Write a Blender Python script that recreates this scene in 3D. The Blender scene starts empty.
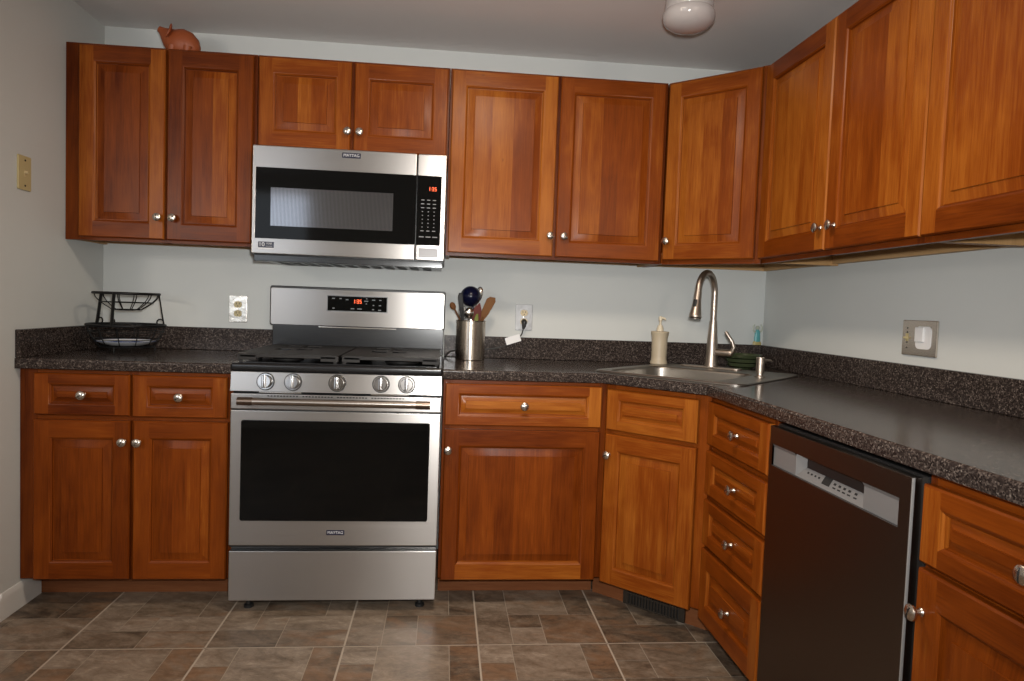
import bpy, bmesh, math, random
from mathutils import Vector, Matrix
PI = math.pi
C = bpy.context.scene.collection
S = bpy.context.scene

# ------------------------------------------------------------------ camera
YAW, PITCH, ROLL = .098, -.0505, .0363
fw = Vector((math.sin(YAW)*math.cos(PITCH), math.cos(YAW)*math.cos(PITCH), math.sin(PITCH)))
rt = Vector((math.cos(YAW), -math.sin(YAW), 0)); up = rt.cross(fw)
r2 = rt*math.cos(ROLL) + up*math.sin(ROLL); u2 = up*math.cos(ROLL) - rt*math.sin(ROLL)
cam = bpy.data.objects.new('camera', bpy.data.cameras.new('camera')); C.objects.link(cam)
cam.data.sensor_width = 36; cam.data.lens = 36*691.03/1024
cam.data.clip_start = .05
cam.matrix_world = Matrix(((r2.x, u2.x, -fw.x, .7673), (r2.y, u2.y, -fw.y, -3.2573), (r2.z, u2.z, -fw.z, 1.1706), (0, 0, 0, 1)))
S.camera = cam

# ------------------------------------------------------------------ world, lights, exposure
W = bpy.data.worlds.new('world'); S.world = W; W.use_nodes = True
W.node_tree.nodes['Background'].inputs[0].default_value = (.72, .82, 1, 1)
W.node_tree.nodes['Background'].inputs[1].default_value = .6
S.view_settings.view_transform = 'Standard'; S.view_settings.look = 'None'
S.view_settings.gamma = 1; S.view_settings.use_curve_mapping = False
S.view_settings.exposure = 0

def light(name, loc, target, power, col, size, size_y=None, shape='DISK'):
    l = bpy.data.lights.new(name, 'AREA'); l.energy = power; l.color = col
    l.shape = shape; l.size = size
    if size_y: l.size_y = size_y
    o = bpy.data.objects.new(name, l); C.objects.link(o); o.location = loc
    o.rotation_euler = (Vector(target)-Vector(loc)).to_track_quat('-Z', 'Y').to_euler()
    return o
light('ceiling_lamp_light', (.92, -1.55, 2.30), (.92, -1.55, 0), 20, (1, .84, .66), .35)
def bulb(name, kind, loc, power, col, rad):
    l = bpy.data.lights.new(name, kind); l.energy = power; l.color = col; l.shadow_soft_size = rad
    o = bpy.data.objects.new(name, l); C.objects.link(o); o.location = loc; return o
fl = bulb('camera_flash_light', 'SPOT', (.80, -3.22, 1.27), 190, (1, 1, .98), .03)      # flash gun: a cone that fades to its edge
fl.data.spot_size = math.radians(104); fl.data.spot_blend = 1
fl.rotation_euler = (Vector((1.15, 0, 1.25))-Vector((.80, -3.22, 1.27))).to_track_quat('-Z', 'Y').to_euler()
light('window_daylight', (-1.22, -4.34, 1.6), (-1.0, 0, 1.2), 14, (.80, .90, 1), 1.3, 1.1, 'RECTANGLE')
bulb('warm_fill_left', 'POINT', (-1.35, -3.1, 1.75), 36, (1, .85, .70), .16)  # added warm fill to lift the ceiling, not a known lamp
bulb('warm_fill_right', 'POINT', (2.0, -3.95, 1.95), 20, (1, .85, .70), .12)  # second added fill, brightens the ceiling on the right side
S.cycles.caustics_reflective = False; S.cycles.caustics_refractive = False

# ------------------------------------------------------------------ materials
def mat(name, col=(.5, .5, .5), rough=.5, metal=0, spec=.5, emit=None, es=1, coat=0):
    m = bpy.data.materials.new(name); m.use_nodes = True
    b = m.node_tree.nodes['Principled BSDF']
    b.inputs['Base Color'].default_value = (*col, 1); b.inputs['Roughness'].default_value = rough
    b.inputs['Metallic'].default_value = metal; b.inputs['Specular IOR Level'].default_value = spec
    b.inputs['Coat Weight'].default_value = coat
    if emit:
        b.inputs['Emission Color'].default_value = (*emit, 1); b.inputs['Emission Strength'].default_value = es
    return m
class NT:
    def __init__(s, m): s.m = m; s.t = m.node_tree; s.b = s.t.nodes['Principled BSDF']
    def n(s, k, **kw):
        nd = s.t.nodes.new(k)
        for a, v in kw.items(): setattr(nd, a, v)
        return nd
    def l(s, a, b): s.t.links.new(a, b)
    def math(s, op, a, b=None):
        nd = s.n('ShaderNodeMath', operation=op)
        for i, v in enumerate((a, b)):
            if v is None: continue
            if isinstance(v, (int, float)): nd.inputs[i].default_value = v
            else: s.l(v, nd.inputs[i])
        return nd.outputs[0]
    def noise(s, vec, scale, detail=3, rough=.55, dist=0):
        nd = s.n('ShaderNodeTexNoise'); nd.inputs['Scale'].default_value = scale
        nd.inputs['Detail'].default_value = detail; nd.inputs['Roughness'].default_value = rough
        nd.inputs['Distortion'].default_value = dist
        if vec is not None: s.l(vec, nd.inputs['Vector'])
        return nd.outputs['Fac']
    def ramp(s, fac, stops, interp='LINEAR'):
        nd = s.n('ShaderNodeValToRGB'); r = nd.color_ramp; r.interpolation = interp
        while len(r.elements) < len(stops): r.elements.new(.5)
        for e, (p, c) in zip(r.elements, stops): e.position = p; e.color = (*c, 1)
        s.l(fac, nd.inputs[0]); return nd.outputs[0]
    def mix(s, fac, a, b, bt='MIX'):
        nd = s.n('ShaderNodeMix', data_type='RGBA', blend_type=bt)
        for i, v in ((0, fac), (6, a), (7, b)):
            if isinstance(v, (int, float)): nd.inputs[i].default_value = v
            elif isinstance(v, tuple): nd.inputs[i].default_value = (*v, 1)
            else: s.l(v, nd.inputs[i])
        return nd.outputs[2]
    def bump(s, h, strength, dist):
        nd = s.n('ShaderNodeBump'); nd.inputs['Strength'].default_value = strength
        nd.inputs['Distance'].default_value = dist; s.l(h, nd.inputs['Height'])
        s.l(nd.outputs[0], s.b.inputs['Normal'])
    def coord(s): return s.n('ShaderNodeTexCoord').outputs['Object']

def wood_mat(name, dark, mid, lite, rough=.34):
    m = mat(name, rough=rough, spec=.16); t = NT(m)
    uv = t.n('ShaderNodeUVMap', uv_map='grain').outputs[0]
    sep = t.n('ShaderNodeSeparateColor'); at = t.n('ShaderNodeAttribute', attribute_name='tone')
    t.l(at.outputs['Color'], sep.inputs[0]); tone, rnd = sep.outputs[0], sep.outputs[1]
    su = t.n('ShaderNodeSeparateXYZ'); t.l(uv, su.inputs[0])
    def vec(a, b):
        c = t.n('ShaderNodeCombineXYZ')
        t.l(t.math('MULTIPLY', su.outputs[0], a), c.inputs[0]); t.l(t.math('MULTIPLY', su.outputs[1], b), c.inputs[1])
        t.l(t.math('MULTIPLY', rnd, 37.), c.inputs[2]); return c.outputs[0]
    fine = t.noise(vec(260, 9), 1, 3, .6)
    mid_n = t.noise(vec(26, 2.6), 1, 4, .55, .6)
    big = t.noise(vec(7, 4.5), 1, 2, .5, .8)
    f = t.math('ADD', t.math('MULTIPLY', tone, 1.05), t.math('MULTIPLY', t.math('SUBTRACT', fine, .5), .42))
    f = t.math('ADD', f, t.math('MULTIPLY', t.math('SUBTRACT', mid_n, .5), .50))
    f = t.math('ADD', f, t.math('MULTIPLY', t.math('SUBTRACT', big, .5), .32))
    f = t.math('ADD', f, -.02)
    col = t.ramp(f, [(0, dark), (.45, mid), (1, lite)])
    vor = t.n('ShaderNodeTexVoronoi'); vor.inputs['Scale'].default_value = 1
    t.l(vec(14, 6), vor.inputs['Vector'])
    knot = t.ramp(vor.outputs['Distance'], [(0, (1, 1, 1)), (.07, (0, 0, 0))])
    kb = t.math('MULTIPLY', knot, t.math('GREATER_THAN', t.noise(vec(5, 3), 1, 0), .58))
    col = t.mix(t.math('MULTIPLY', kb, .6), col, (.07, .02, .006))
    t.l(col, t.b.inputs['Base Color'])
    t.l(t.math('ADD', t.math('MULTIPLY', fine, .12), rough-.06), t.b.inputs['Roughness'])
    t.bump(fine, .05, .002)
    return m
CHERRY = wood_mat('cherry_wood', (.050, .0060, .0004), (.184, .039, .0034), (.43, .148, .019), .31)
PALE = wood_mat('pale_wood', (.24, .13, .05), (.42, .25, .11), (.58, .38, .20), .5)
TOEK = wood_mat('worn_toe_kick_wood', (.07, .020, .007), (.16, .054, .020), (.28, .12, .05), .5)
SPOON = wood_mat('spoon_wood', (.055, .020, .006), (.13, .052, .016), (.27, .13, .045), .6)

def paint(name, col, rough=.6):
    m = mat(name, col, rough, spec=.35); t = NT(m); c = t.coord()
    t.bump(t.noise(c, 160, 3), .10, .003)
    t.l(t.mix(t.noise(c, 3, 2), tuple(x*.97 for x in col), tuple(min(1, x*1.03) for x in col)), t.b.inputs['Base Color'])
    return m
WALL = paint('wall_paint', (.57, .585, .57)); CEIL = paint('ceiling_paint', (.72, .70, .68)); TRIM = paint('trim_paint', (.66, .65, .63), .4)

def granite():
    m = mat('speckled_laminate', rough=.19, spec=.16); t = NT(m); c = t.coord()
    v = t.n('ShaderNodeTexVoronoi'); v.inputs['Scale'].default_value = 300; t.l(c, v.inputs['Vector'])
    sp = t.n('ShaderNodeSeparateColor'); t.l(v.outputs['Color'], sp.inputs[0])
    col = t.ramp(sp.outputs[0], [(0, (.020, .015, .014)), (.30, (.040, .031, .028)), (.55, (.075, .059, .052)), (.78, (.125, .102, .090)), (.94, (.21, .18, .16))], 'CONSTANT')
    n = t.noise(c, 90, 3); col = t.mix(t.ramp(n, [(.46, (0, 0, 0)), (.66, (1, 1, 1))]), col, (.030, .023, .021))
    col = t.mix(.55, col, t.mix(1., col, (.62, .56, .52), 'MULTIPLY'))
    t.l(col, t.b.inputs['Base Color']); return m
GRANITE = granite()

def steel(name, col, rough, aniso=.0, horiz=True, scale=1):
    m = mat(name, col, rough, 1); t = NT(m); c = t.coord()
    mp = t.n('ShaderNodeMapping'); t.l(c, mp.inputs[0]); mp.inputs['Scale'].default_value = (2, 2, 500) if horiz else (500, 500, 2)
    n = t.noise(mp.outputs[0], 1*scale, 2)
    t.l(t.math('ADD', t.math('MULTIPLY', n, .06), rough-.03), t.b.inputs['Roughness'])
    if aniso:
        tg = t.n('ShaderNodeTangent', direction_type='RADIAL', axis='Z'); t.l(tg.outputs[0], t.b.inputs['Tangent'])
        t.b.inputs['Anisotropic'].default_value = aniso; t.b.inputs['Anisotropic Rotation'].default_value = .25
    return m
STEEL = steel('brushed_stainless', (.40, .375, .355), .30, .75)
NICKEL = mat('satin_nickel', (.62, .56, .50), .27, 1)
NICKEL_B = mat('warm_brushed_nickel', (.36, .315, .28), .28, 1)
NICKEL_F = mat('brushed_faucet_nickel', (.44, .375, .32), .36, 1)
CHROME = mat('polished_chrome', (.72, .70, .68), .12, 1)
SINKST = steel('sink_stainless', (.30, .275, .245), .38)
CROCKST = steel('crock_stainless', (.56, .50, .43), .26, .6, True)
BROWNST = steel('dark_bronze_stainless', (.150, .122, .104), .36, .5)
SILVERP = mat('silver_plastic', (.20, .195, .195), .4, .3)
BLKGLOSS = mat('black_glass', (.004, .004, .004), .07, spec=.10)
BLK = mat('black_enamel', (.008, .008, .009), .22)
IRON = mat('cast_iron', (.016, .014, .013), .55, spec=.3)
BLKPL = mat('black_plastic', (.012, .012, .012), .4)
WIRE = mat('black_wire', (.006, .006, .006), .45, spec=.25)
GREY = mat('grey_silicone', (.014, .014, .014), .5, spec=.2)
NAVY = mat('navy_nylon', (.003, .004, .018), .25, spec=.35)
RED = mat('red_silicone', (.095, .012, .006), .5, spec=.2)
GREEN = mat('lime_silicone', (.13, .15, .02), .5, spec=.2)
IVORY = mat('ivory_plastic', (.50, .41, .21), .35)
ALMOND = mat('almond_plastic', (.55, .43, .24), .35)
WHITE = mat('white_plastic', (.75, .74, .74), .35)
LABELW = mat('white_print', (.55, .55, .56), .5)
LABELG = mat('grey_print', (.20, .20, .21), .5)
DARKB = mat('badge_navy', (.012, .012, .03), .3)
LED = mat('red_led', (.1, .01, .0), .5, emit=(1, .12, .03), es=2.2)
GLOBE = mat('opal_glass', (.40, .365, .355), .12, spec=.5)
TERRA = mat('terracotta', (.30, .068, .018), .5)
CELADON = mat('green_glaze', (.040, .050, .024), .22)
TEAL = mat('teal_paint', (.10, .36, .38), .35); YEL = mat('ochre_paint', (.45, .36, .13), .4); PINKISH = mat('pale_paint', (.42, .45, .36), .4)
CERAM = mat('oatmeal_stoneware', (.47, .39, .275), .45); CREAM = mat('cream_plastic', (.62, .54, .40), .4)
CHINA = mat('white_china', (.80, .82, .84), .15); BLUE = mat('blue_glaze', (.03, .06, .20), .2)
def stamped(name, col, rough, metal):
    m = mat(name, col, rough, metal); t = NT(m); t.bump(t.noise(t.coord(), 28, 3), .35, .005); return m
STAMPED = stamped('stamped_pale_metal', (.33, .33, .335), .42, .3); TARNISH = stamped('tarnished_chrome', (.50, .48, .44), .25, 1)
POST = mat('bronzed_post', (.20, .155, .125), .3, 1)
KNOBM = mat('knob_metal', (.26, .245, .235), .13, 1)
DARK = mat('slot_print_black', (.006, .005, .005), .8)  # near-black for the vent slots and printed controls
GLASSBLK = mat('oven_glass', (.003, .003, .003), .05, spec=.25)

def screen_mat():
    m = mat('microwave_screen', (.03, .03, .035), .10, .8); t = NT(m); c = t.coord()
    w = t.n('ShaderNodeTexWave'); w.bands_direction = 'X'; w.inputs['Scale'].default_value = 60; t.l(c, w.inputs['Vector'])
    t.l(t.mix(w.outputs['Fac'], (.06, .06, .066), (.20, .20, .215)), t.b.inputs['Base Color']); return m
SCREEN = screen_mat()

def slate():
    m = mat('slate_tile', rough=.42, spec=.4); t = NT(m); c = t.coord()
    at = t.n('ShaderNodeAttribute', attribute_name='tone'); sp = t.n('ShaderNodeSeparateColor'); t.l(at.outputs['Color'], sp.inputs[0])
    tone, rust, rnd = sp.outputs
    cb = t.n('ShaderNodeCombineXYZ'); s2 = t.n('ShaderNodeSeparateXYZ'); t.l(c, s2.inputs[0])
    t.l(t.math('ADD', s2.outputs[0], t.math('MULTIPLY', s2.outputs[1], .5)), cb.inputs[0])
    t.l(t.math('MULTIPLY', s2.outputs[1], 1.6), cb.inputs[1]); t.l(t.math('MULTIPLY', rnd, 9), cb.inputs[2])
    n1 = t.noise(cb.outputs[0], 6, 9, .70, .9); n2 = t.noise(cb.outputs[0], 38, 7, .75, .8); n3 = t.noise(cb.outputs[0], 5, 5, .6, 1.6)
    f = t.math('ADD', t.math('ADD', t.math('ADD', t.math('MULTIPLY', tone, .95), -.03), t.math('MULTIPLY', t.math('SUBTRACT', n1, .5), 1.5)), t.math('MULTIPLY', t.math('SUBTRACT', n2, .5), .8))
    base = t.ramp(f, [(0, (.050, .034, .023)), (.30, (.135, .098, .068)), (.62, (.245, .190, .142)), (1, (.43, .365, .295))])
    rf = t.math('MULTIPLY', t.ramp(t.math('ADD', n3, t.math('MULTIPLY', t.math('SUBTRACT', rust, .5), .5)), [(.50, (0, 0, 0)), (.72, (1, 1, 1))]), .6)
    t.l(t.mix(rf, base, t.mix(n2, (.13, .062, .032), (.30, .165, .085))), t.b.inputs['Base Color'])
    t.bump(n2, .12, .003); t.l(t.math('ADD', t.math('MULTIPLY', n2, .2), .34), t.b.inputs['Roughness'])
    return m
SLATE = slate(); GROUT = mat('grout', (.42, .35, .28), .7); GROUT2 = mat('fine_grout', (.34, .28, .22), .7)

# ------------------------------------------------------------------ mesh builder
rng = random.Random(4)
class MB:
    def __init__(s):
        s.bm = bmesh.new(); s.uv = s.bm.loops.layers.uv.new('grain'); s.tn = s.bm.loops.layers.float_color.new('tone'); s.mats = []
    def mi(s, m):
        if m not in s.mats: s.mats.append(m)
        return s.mats.index(m)
    def poly(s, pts, m, grain=(0, 0, 1), tone=.4, rnd=None, g=None):
        f = s.bm.faces.new([s.bm.verts.new(p) for p in pts]); s.dress([f], m, grain, tone, rnd, g); return f
    def dress(s, faces, m, grain=(0, 0, 1), tone=.4, rnd=None, g=None):
        k = s.mi(m); grain = Vector(grain).normalized(); rnd = rng.random() if rnd is None else rnd
        for f in faces:
            f.material_index = k; f.normal_update(); n = f.normal; a = grain
            if abs(n.dot(a)) > .9: a = Vector((1, 0, 0)) if abs(n.x) < .9 else Vector((0, 1, 0))
            b = n.cross(a)
            if b.length < 1e-6: b = Vector((1, 0, 0))
            b.normalize()
            for l in f.loops:
                l[s.uv].uv = (l.vert.co.dot(b)+rnd*7.3, l.vert.co.dot(a)+rnd*3.1)
                l[s.tn] = (tone, rnd if g is None else g, rnd, 1)
    def box(s, x0, x1, y0, y1, z0, z1, m, bev=0, grain=(0, 0, 1), tone=.4, segs=2):
        x0, x1 = sorted((x0, x1)); y0, y1 = sorted((y0, y1)); z0, z1 = sorted((z0, z1))
        t = bmesh.new(); bmesh.ops.create_cube(t, size=1)
        for v in t.verts: v.co = Vector((x0+(v.co.x+.5)*(x1-x0), y0+(v.co.y+.5)*(y1-y0), z0+(v.co.z+.5)*(z1-z0)))
        if bev: bmesh.ops.bevel(t, geom=list(t.edges), offset=min(bev, .49*min(x1-x0, y1-y0, z1-z0)), segments=segs, affect='EDGES', profile=.5)
        s.take(t, m, grain, tone); return s
    def take(s, t, m, grain=(0, 0, 1), tone=.4, M=None):
        vm = {v: s.bm.verts.new(M @ v.co if M else v.co) for v in t.verts}; fs = []
        for f in t.faces:
            try: fs.append(s.bm.faces.new([vm[v] for v in f.verts]))
            except ValueError: pass
        s.dress(fs, m, grain, tone); t.free(); return fs
    def prism(s, pts, z0, z1, m, bev=0, grain=(0, 0, 1), tone=.4, M=None, top=None):
        t = bmesh.new(); a = [t.verts.new((x, y, z0)) for x, y in pts]; b = [t.verts.new((x, y, z1)) for x, y in pts]; n = len(pts)
        t.faces.new(a[::-1]); t.faces.new(b)
        for i in range(n): t.faces.new((a[i], a[(i+1) % n], b[(i+1) % n], b[i]))
        bmesh.ops.recalc_face_normals(t, faces=t.faces)
        if bev:
            bmesh.ops.bevel(t, geom=list(t.edges), offset=bev, segments=2, affect='EDGES', profile=.5)
        s.take(t, m, grain, tone, M); return s
    def lathe(s, prof, m, segs=24, M=None, a0=0, sx=1, sy=1, grain=(0, 0, 1), tone=.4):
        t = bmesh.new(); rings = []
        for r, z in prof:
            if r < 1e-6: rings.append([t.verts.new((0, 0, z))])
            else: rings.append([t.verts.new((r*sx*math.cos(2*PI*k/segs), r*sy*math.sin(2*PI*k/segs), z)) for k in range(segs)])
        for A, B in zip(rings, rings[1:]):
            for k in range(segs):
                q = [A[k % len(A)], A[(k+1) % len(A)], B[(k+1) % len(B)], B[k % len(B)]]
                q = list(dict.fromkeys(q))
                if len(q) > 2: t.faces.new(q)
        bmesh.ops.recalc_face_normals(t, faces=t.faces)
        s.take(t, m, grain, tone, M); return s
    def tube(s, pts, r, m, segs=10, closed=False, flat=None, grain=(0, 0, 1), tone=.4):
        pts = [Vector(p) for p in pts]; n = len(pts); R = r if isinstance(r, (list, tuple)) else [r]*n
        t = bmesh.new(); rings = []; prev = None
        for i, p in enumerate(pts):
            a = pts[i-1] if (i or closed) else p; b = pts[(i+1) % n] if (i < n-1 or closed) else p
            d = (b-a).normalized()
            if prev is None:
                nn = d.cross(Vector(flat) if flat else (Vector((0, 0, 1)) if abs(d.z) < .9 else Vector((1, 0, 0)))).normalized()
            else:
                nn = (prev - d*prev.dot(d)).normalized()
            prev = nn; bb = d.cross(nn)
            rr = R[i] if isinstance(R[i], (list, tuple)) else (R[i], R[i])
            rings.append([t.verts.new(p+nn*rr[0]*math.cos(2*PI*k/segs)+bb*rr[1]*math.sin(2*PI*k/segs)) for k in range(segs)])
        for i in range(n if closed else n-1):
            A, B = rings[i], rings[(i+1) % n]
            for k in range(segs): t.faces.new((A[k], A[(k+1) % segs], B[(k+1) % segs], B[k]))
        if not closed:
            t.faces.new(rings[0][::-1]); t.faces.new(rings[-1])
        bmesh.ops.recalc_face_normals(t, faces=t.faces)
        s.take(t, m, grain, tone); return s
    def ball(s, c, rad, m, M=None, u=16, v=10):
        t = bmesh.new(); bmesh.ops.create_uvsphere(t, u_segments=u, v_segments=v, radius=1)
        rad = rad if isinstance(rad, (tuple, list)) else (rad,)*3
        X = Matrix.Translation(c) @ (M or Matrix()) @ Matrix.Diagonal((*rad, 1))
        s.take(t, m, M=X); return s
    def text(s, body, size, M, m, sx=1):
        cu = bpy.data.curves.new('lettering', 'FONT'); cu.body = body; cu.size = size; cu.align_x = 'CENTER'; cu.align_y = 'CENTER'; cu.extrude = .0004
        o = bpy.data.objects.new('lettering', cu); C.objects.link(o)
        me = bpy.data.meshes.new_from_object(o.evaluated_get(bpy.context.evaluated_depsgraph_get()))
        t = bmesh.new(); t.from_mesh(me); bpy.data.objects.remove(o); bpy.data.curves.remove(cu); bpy.data.meshes.remove(me)
        s.take(t, m, M=M @ Matrix.Diagonal((sx, 1, 1, 1))); return s
    def build(s, name, parent=None, smooth=40, loc=None, rot=0):
        bmesh.ops.remove_doubles(s.bm, verts=s.bm.verts, dist=1e-5)
        me = bpy.data.meshes.new(name); s.bm.to_mesh(me); s.bm.free()
        for m in s.mats: me.materials.append(m)
        if smooth:
            for p in me.polygons: p.use_smooth = True
            me.set_sharp_from_angle(angle=math.radians(smooth))
        o = bpy.data.objects.new(name, me); C.objects.link(o)
        if smooth:
            w = o.modifiers.new('weighted_normals', 'WEIGHTED_NORMAL'); w.mode = 'FACE_AREA'; w.keep_sharp = True
        if parent: o.parent = parent
        if loc: o.location = loc
        if rot: o.rotation_euler = (0, 0, rot)
        return o
def tag(o, label, cat, group=None):
    o['label'] = label; o['category'] = cat
    if group: o['group'] = group
    return o
def thing(name, label, cat, loc=(0, 0, 0), rot=0, group=None):
    o = bpy.data.objects.new(name, None); C.objects.link(o); o.location = loc; o.rotation_euler = (0, 0, rot)
    o.empty_display_size = .1
    return tag(o, label, cat, group)
def struct(o): o['kind'] = 'structure'; return o
FRONT = lambda x, y, z: Matrix.Translation((x, y, z)) @ Matrix.Rotation(PI/2, 4, 'X')     # lettering / lathe facing -y
def rrect(w, h, r, n=5):
    o = []
    for cx, cy, a in ((w/2-r, h/2-r, 0), (-w/2+r, h/2-r, PI/2), (-w/2+r, -h/2+r, PI), (w/2-r, -h/2+r, 1.5*PI)):
        o += [(cx+r*math.cos(a+PI/2*i/n), cy+r*math.sin(a+PI/2*i/n)) for i in range(n+1)]
    return o

# ------------------------------------------------------------------ measured plan (metres; back wall y=0, range at x 0..0.76)
XL, XR, H = -.7554, 2.3232, 2.329
ZU0, ZU1 = 1.372, 2.147
ZC = .920
DC = .6417
REAR = -4.4

# ------------------------------------------------------------------ the setting
def slab(name, x0, x1, y0, y1, z0, z1, m): return struct(MB().box(x0, x1, y0, y1, z0, z1, m).build(name, smooth=0))
slab('wall_back', XL-.12, XR+.1, 0, .1, 0, H, WALL)
slab('wall_right', XR, XR+.1, REAR, 0, 0, H, WALL)
slab('wall_left', XL-.12, XL, -.725, 0, 0, H, WALL)
slab('wall_passage', -3.2, XL-.12, -.725, -.6, 0, H, WALL)
slab('wall_far_left', -3.3, -3.2, REAR, -.6, 0, H, WALL)
slab('ceiling', -3.3, XR+.1, REAR-.1, .1, H, H+.08, CEIL)
b = MB(); wx0, wx1, wz0, wz1 = -1.9, -.55, 1.05, 2.15
b.box(-3.3, wx0, REAR-.1, REAR, 0, H, WALL).box(wx1, XR+.1, REAR-.1, REAR, 0, H, WALL).box(wx0, wx1, REAR-.1, REAR, 0, wz0, WALL).box(wx0, wx1, REAR-.1, REAR, wz1, H, WALL)
struct(b.build('wall_rear', smooth=0))
b = MB()
for x in (wx0, (wx0+wx1)/2-.02, wx1-.04): b.box(x, x+.04, REAR-.06, REAR+.01, wz0, wz1, TRIM, .004)
for z in (wz0, 1.30, 1.58, 1.72, 1.80, 1.88, 1.96, wz1-.04): b.box(wx0, wx1, REAR-.055, REAR+.008, z, z+(.04 if z in (wz0, 1.58, wz1-.04) else .014), TRIM, .003)
struct(b.build('window_1'))

# floor: 0.457 m modules of pressed slate, each split into smaller stones
P_B = [(0, .27, .27, 1, .55, .3), (.27, .50, .27, .5, .62, .45), (0, .5, 0, .27, .34, .3), (.5, 1, .27, .5, .55, .2), (.5, 1, 0, .27, .42, .62), (.27, .78, .5, 1, .42, .45), (.78, 1, .5, 1, .50, .35)]
P_A = [(0, .27, .0, .75, .46, .35), (.27, .53, .27, .5, .25, .55), (.27, .53, 0, .27, .62, .35), (.53, 1, 0, .5, .32, .72), (.27, .78, .5, 1, .44, .5), (.78, 1, .5, 1, .26, .4), (0, .27, .75, 1, .30, .4)]
P_C = [(0, .33, .3, 1, .32, .62), (.33, .67, .3, 1, .33, .35), (0, .72, 0, .3, .22, .58), (.72, 1, 0, 1, .42, .4), ]
P_D = [(.4, 1, 0, .5, .5, .42), (0, .4, .27, .5, .45, .4), (0, .4, 0, .27, .3, .4), (0, .72, .5, 1, .25, .5), (.72, 1, .5, 1, .28, .6)]
P_F = [(0, .25, .74, 1, .62, .3), (0, .25, .5, .74, .34, .82), (.25, .78, .5, 1, .52, .35), (.78, 1, .5, 1, .30, .72), (0, .5, 0, .5, .4, .4), (.5, 1, 0, .25, .5, .5), (.5, 1, .25, .5, .3, .4)]
P_G = [(0, .25, .74, 1, .45, .3), (0, .25, .5, .74, .42, .4), (.25, .78, .5, 1, .46, .45), (.78, 1, .5, 1, .22, .4), (0, .6, 0, .5, .3, .4), (.6, 1, 0, .5, .4, .5)]
PITCHX, X00, Y00 = .4535, -.444, -.937
b = MB(); fr = random.Random(11)
b.box(-3.3, XR+.1, REAR-.1, .1, -.08, -.002, GROUT2)
for i in range(-7, 7):
    for j in range(-8, 3):
        mx, my = X00+i*PITCHX, Y00+j*.457
        if mx > XR or mx+PITCHX < -3.3: continue
        if j == 0: pat = {-1: P_D, 0: P_B, 1: P_B, 2: P_A, 3: P_A, 4: P_C}.get(i, P_A)
        elif j == -1: pat = P_G if i >= 4 else P_F
        else: pat = fr.choice([P_A, P_B, P_C, P_D, P_F])
        e = .0028; b.poly([(mx-e, my-e, -.0012), (mx+PITCHX+e, my-e, -.0012), (mx+PITCHX+e, my+e, -.0012), (mx-e, my+e, -.0012)], GROUT)
        b.poly([(mx-e, my+e, -.0012), (mx+e, my+e, -.0012), (mx+e, my+.457, -.0012), (mx-e, my+.457, -.0012)], GROUT)
        for u0, u1, v0, v1, tn, ru in pat:
            g = .0014
            x0 = mx+u0*PITCHX+(.0034 if u0 == 0 else g); x1 = mx+u1*PITCHX-(.0034 if u1 == 1 else g)
            y0 = my+v0*.457+(.0032 if v0 == 0 else g); y1 = my+v1*.457-(.0032 if v1 == 1 else g)
            b.poly([(x0, y0, 0), (x1, y0, 0), (x1, y1, 0), (x0, y1, 0)], SLATE, tone=tn+fr.uniform(-.04, .04), g=ru, rnd=fr.random())
struct(b.build('floor', smooth=0))
# baseboard on the left wall (returns round its end)
b = MB(); prof = [(0, 0), (.010, 0), (.010, .070), (.007, .084), (.004, .092), (0, .094)]
for i in range(len(prof)-1):
    (p, z), (q, w) = prof[i], prof[i+1]
    b.poly([(XL+p, -.739, z), (XL+p, -.49, z), (XL+q, -.49, w), (XL+q, -.739, w)], TRIM)
    b.poly([(XL-.134, -.725-p, z), (XL+.010, -.725-p, z), (XL+.010, -.725-q, w), (XL-.134, -.725-q, w)], TRIM)
b.poly([(XL+x, -.49, z) for x, z in prof], TRIM)
struct(b.build('baseboard_left', smooth=30))

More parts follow.
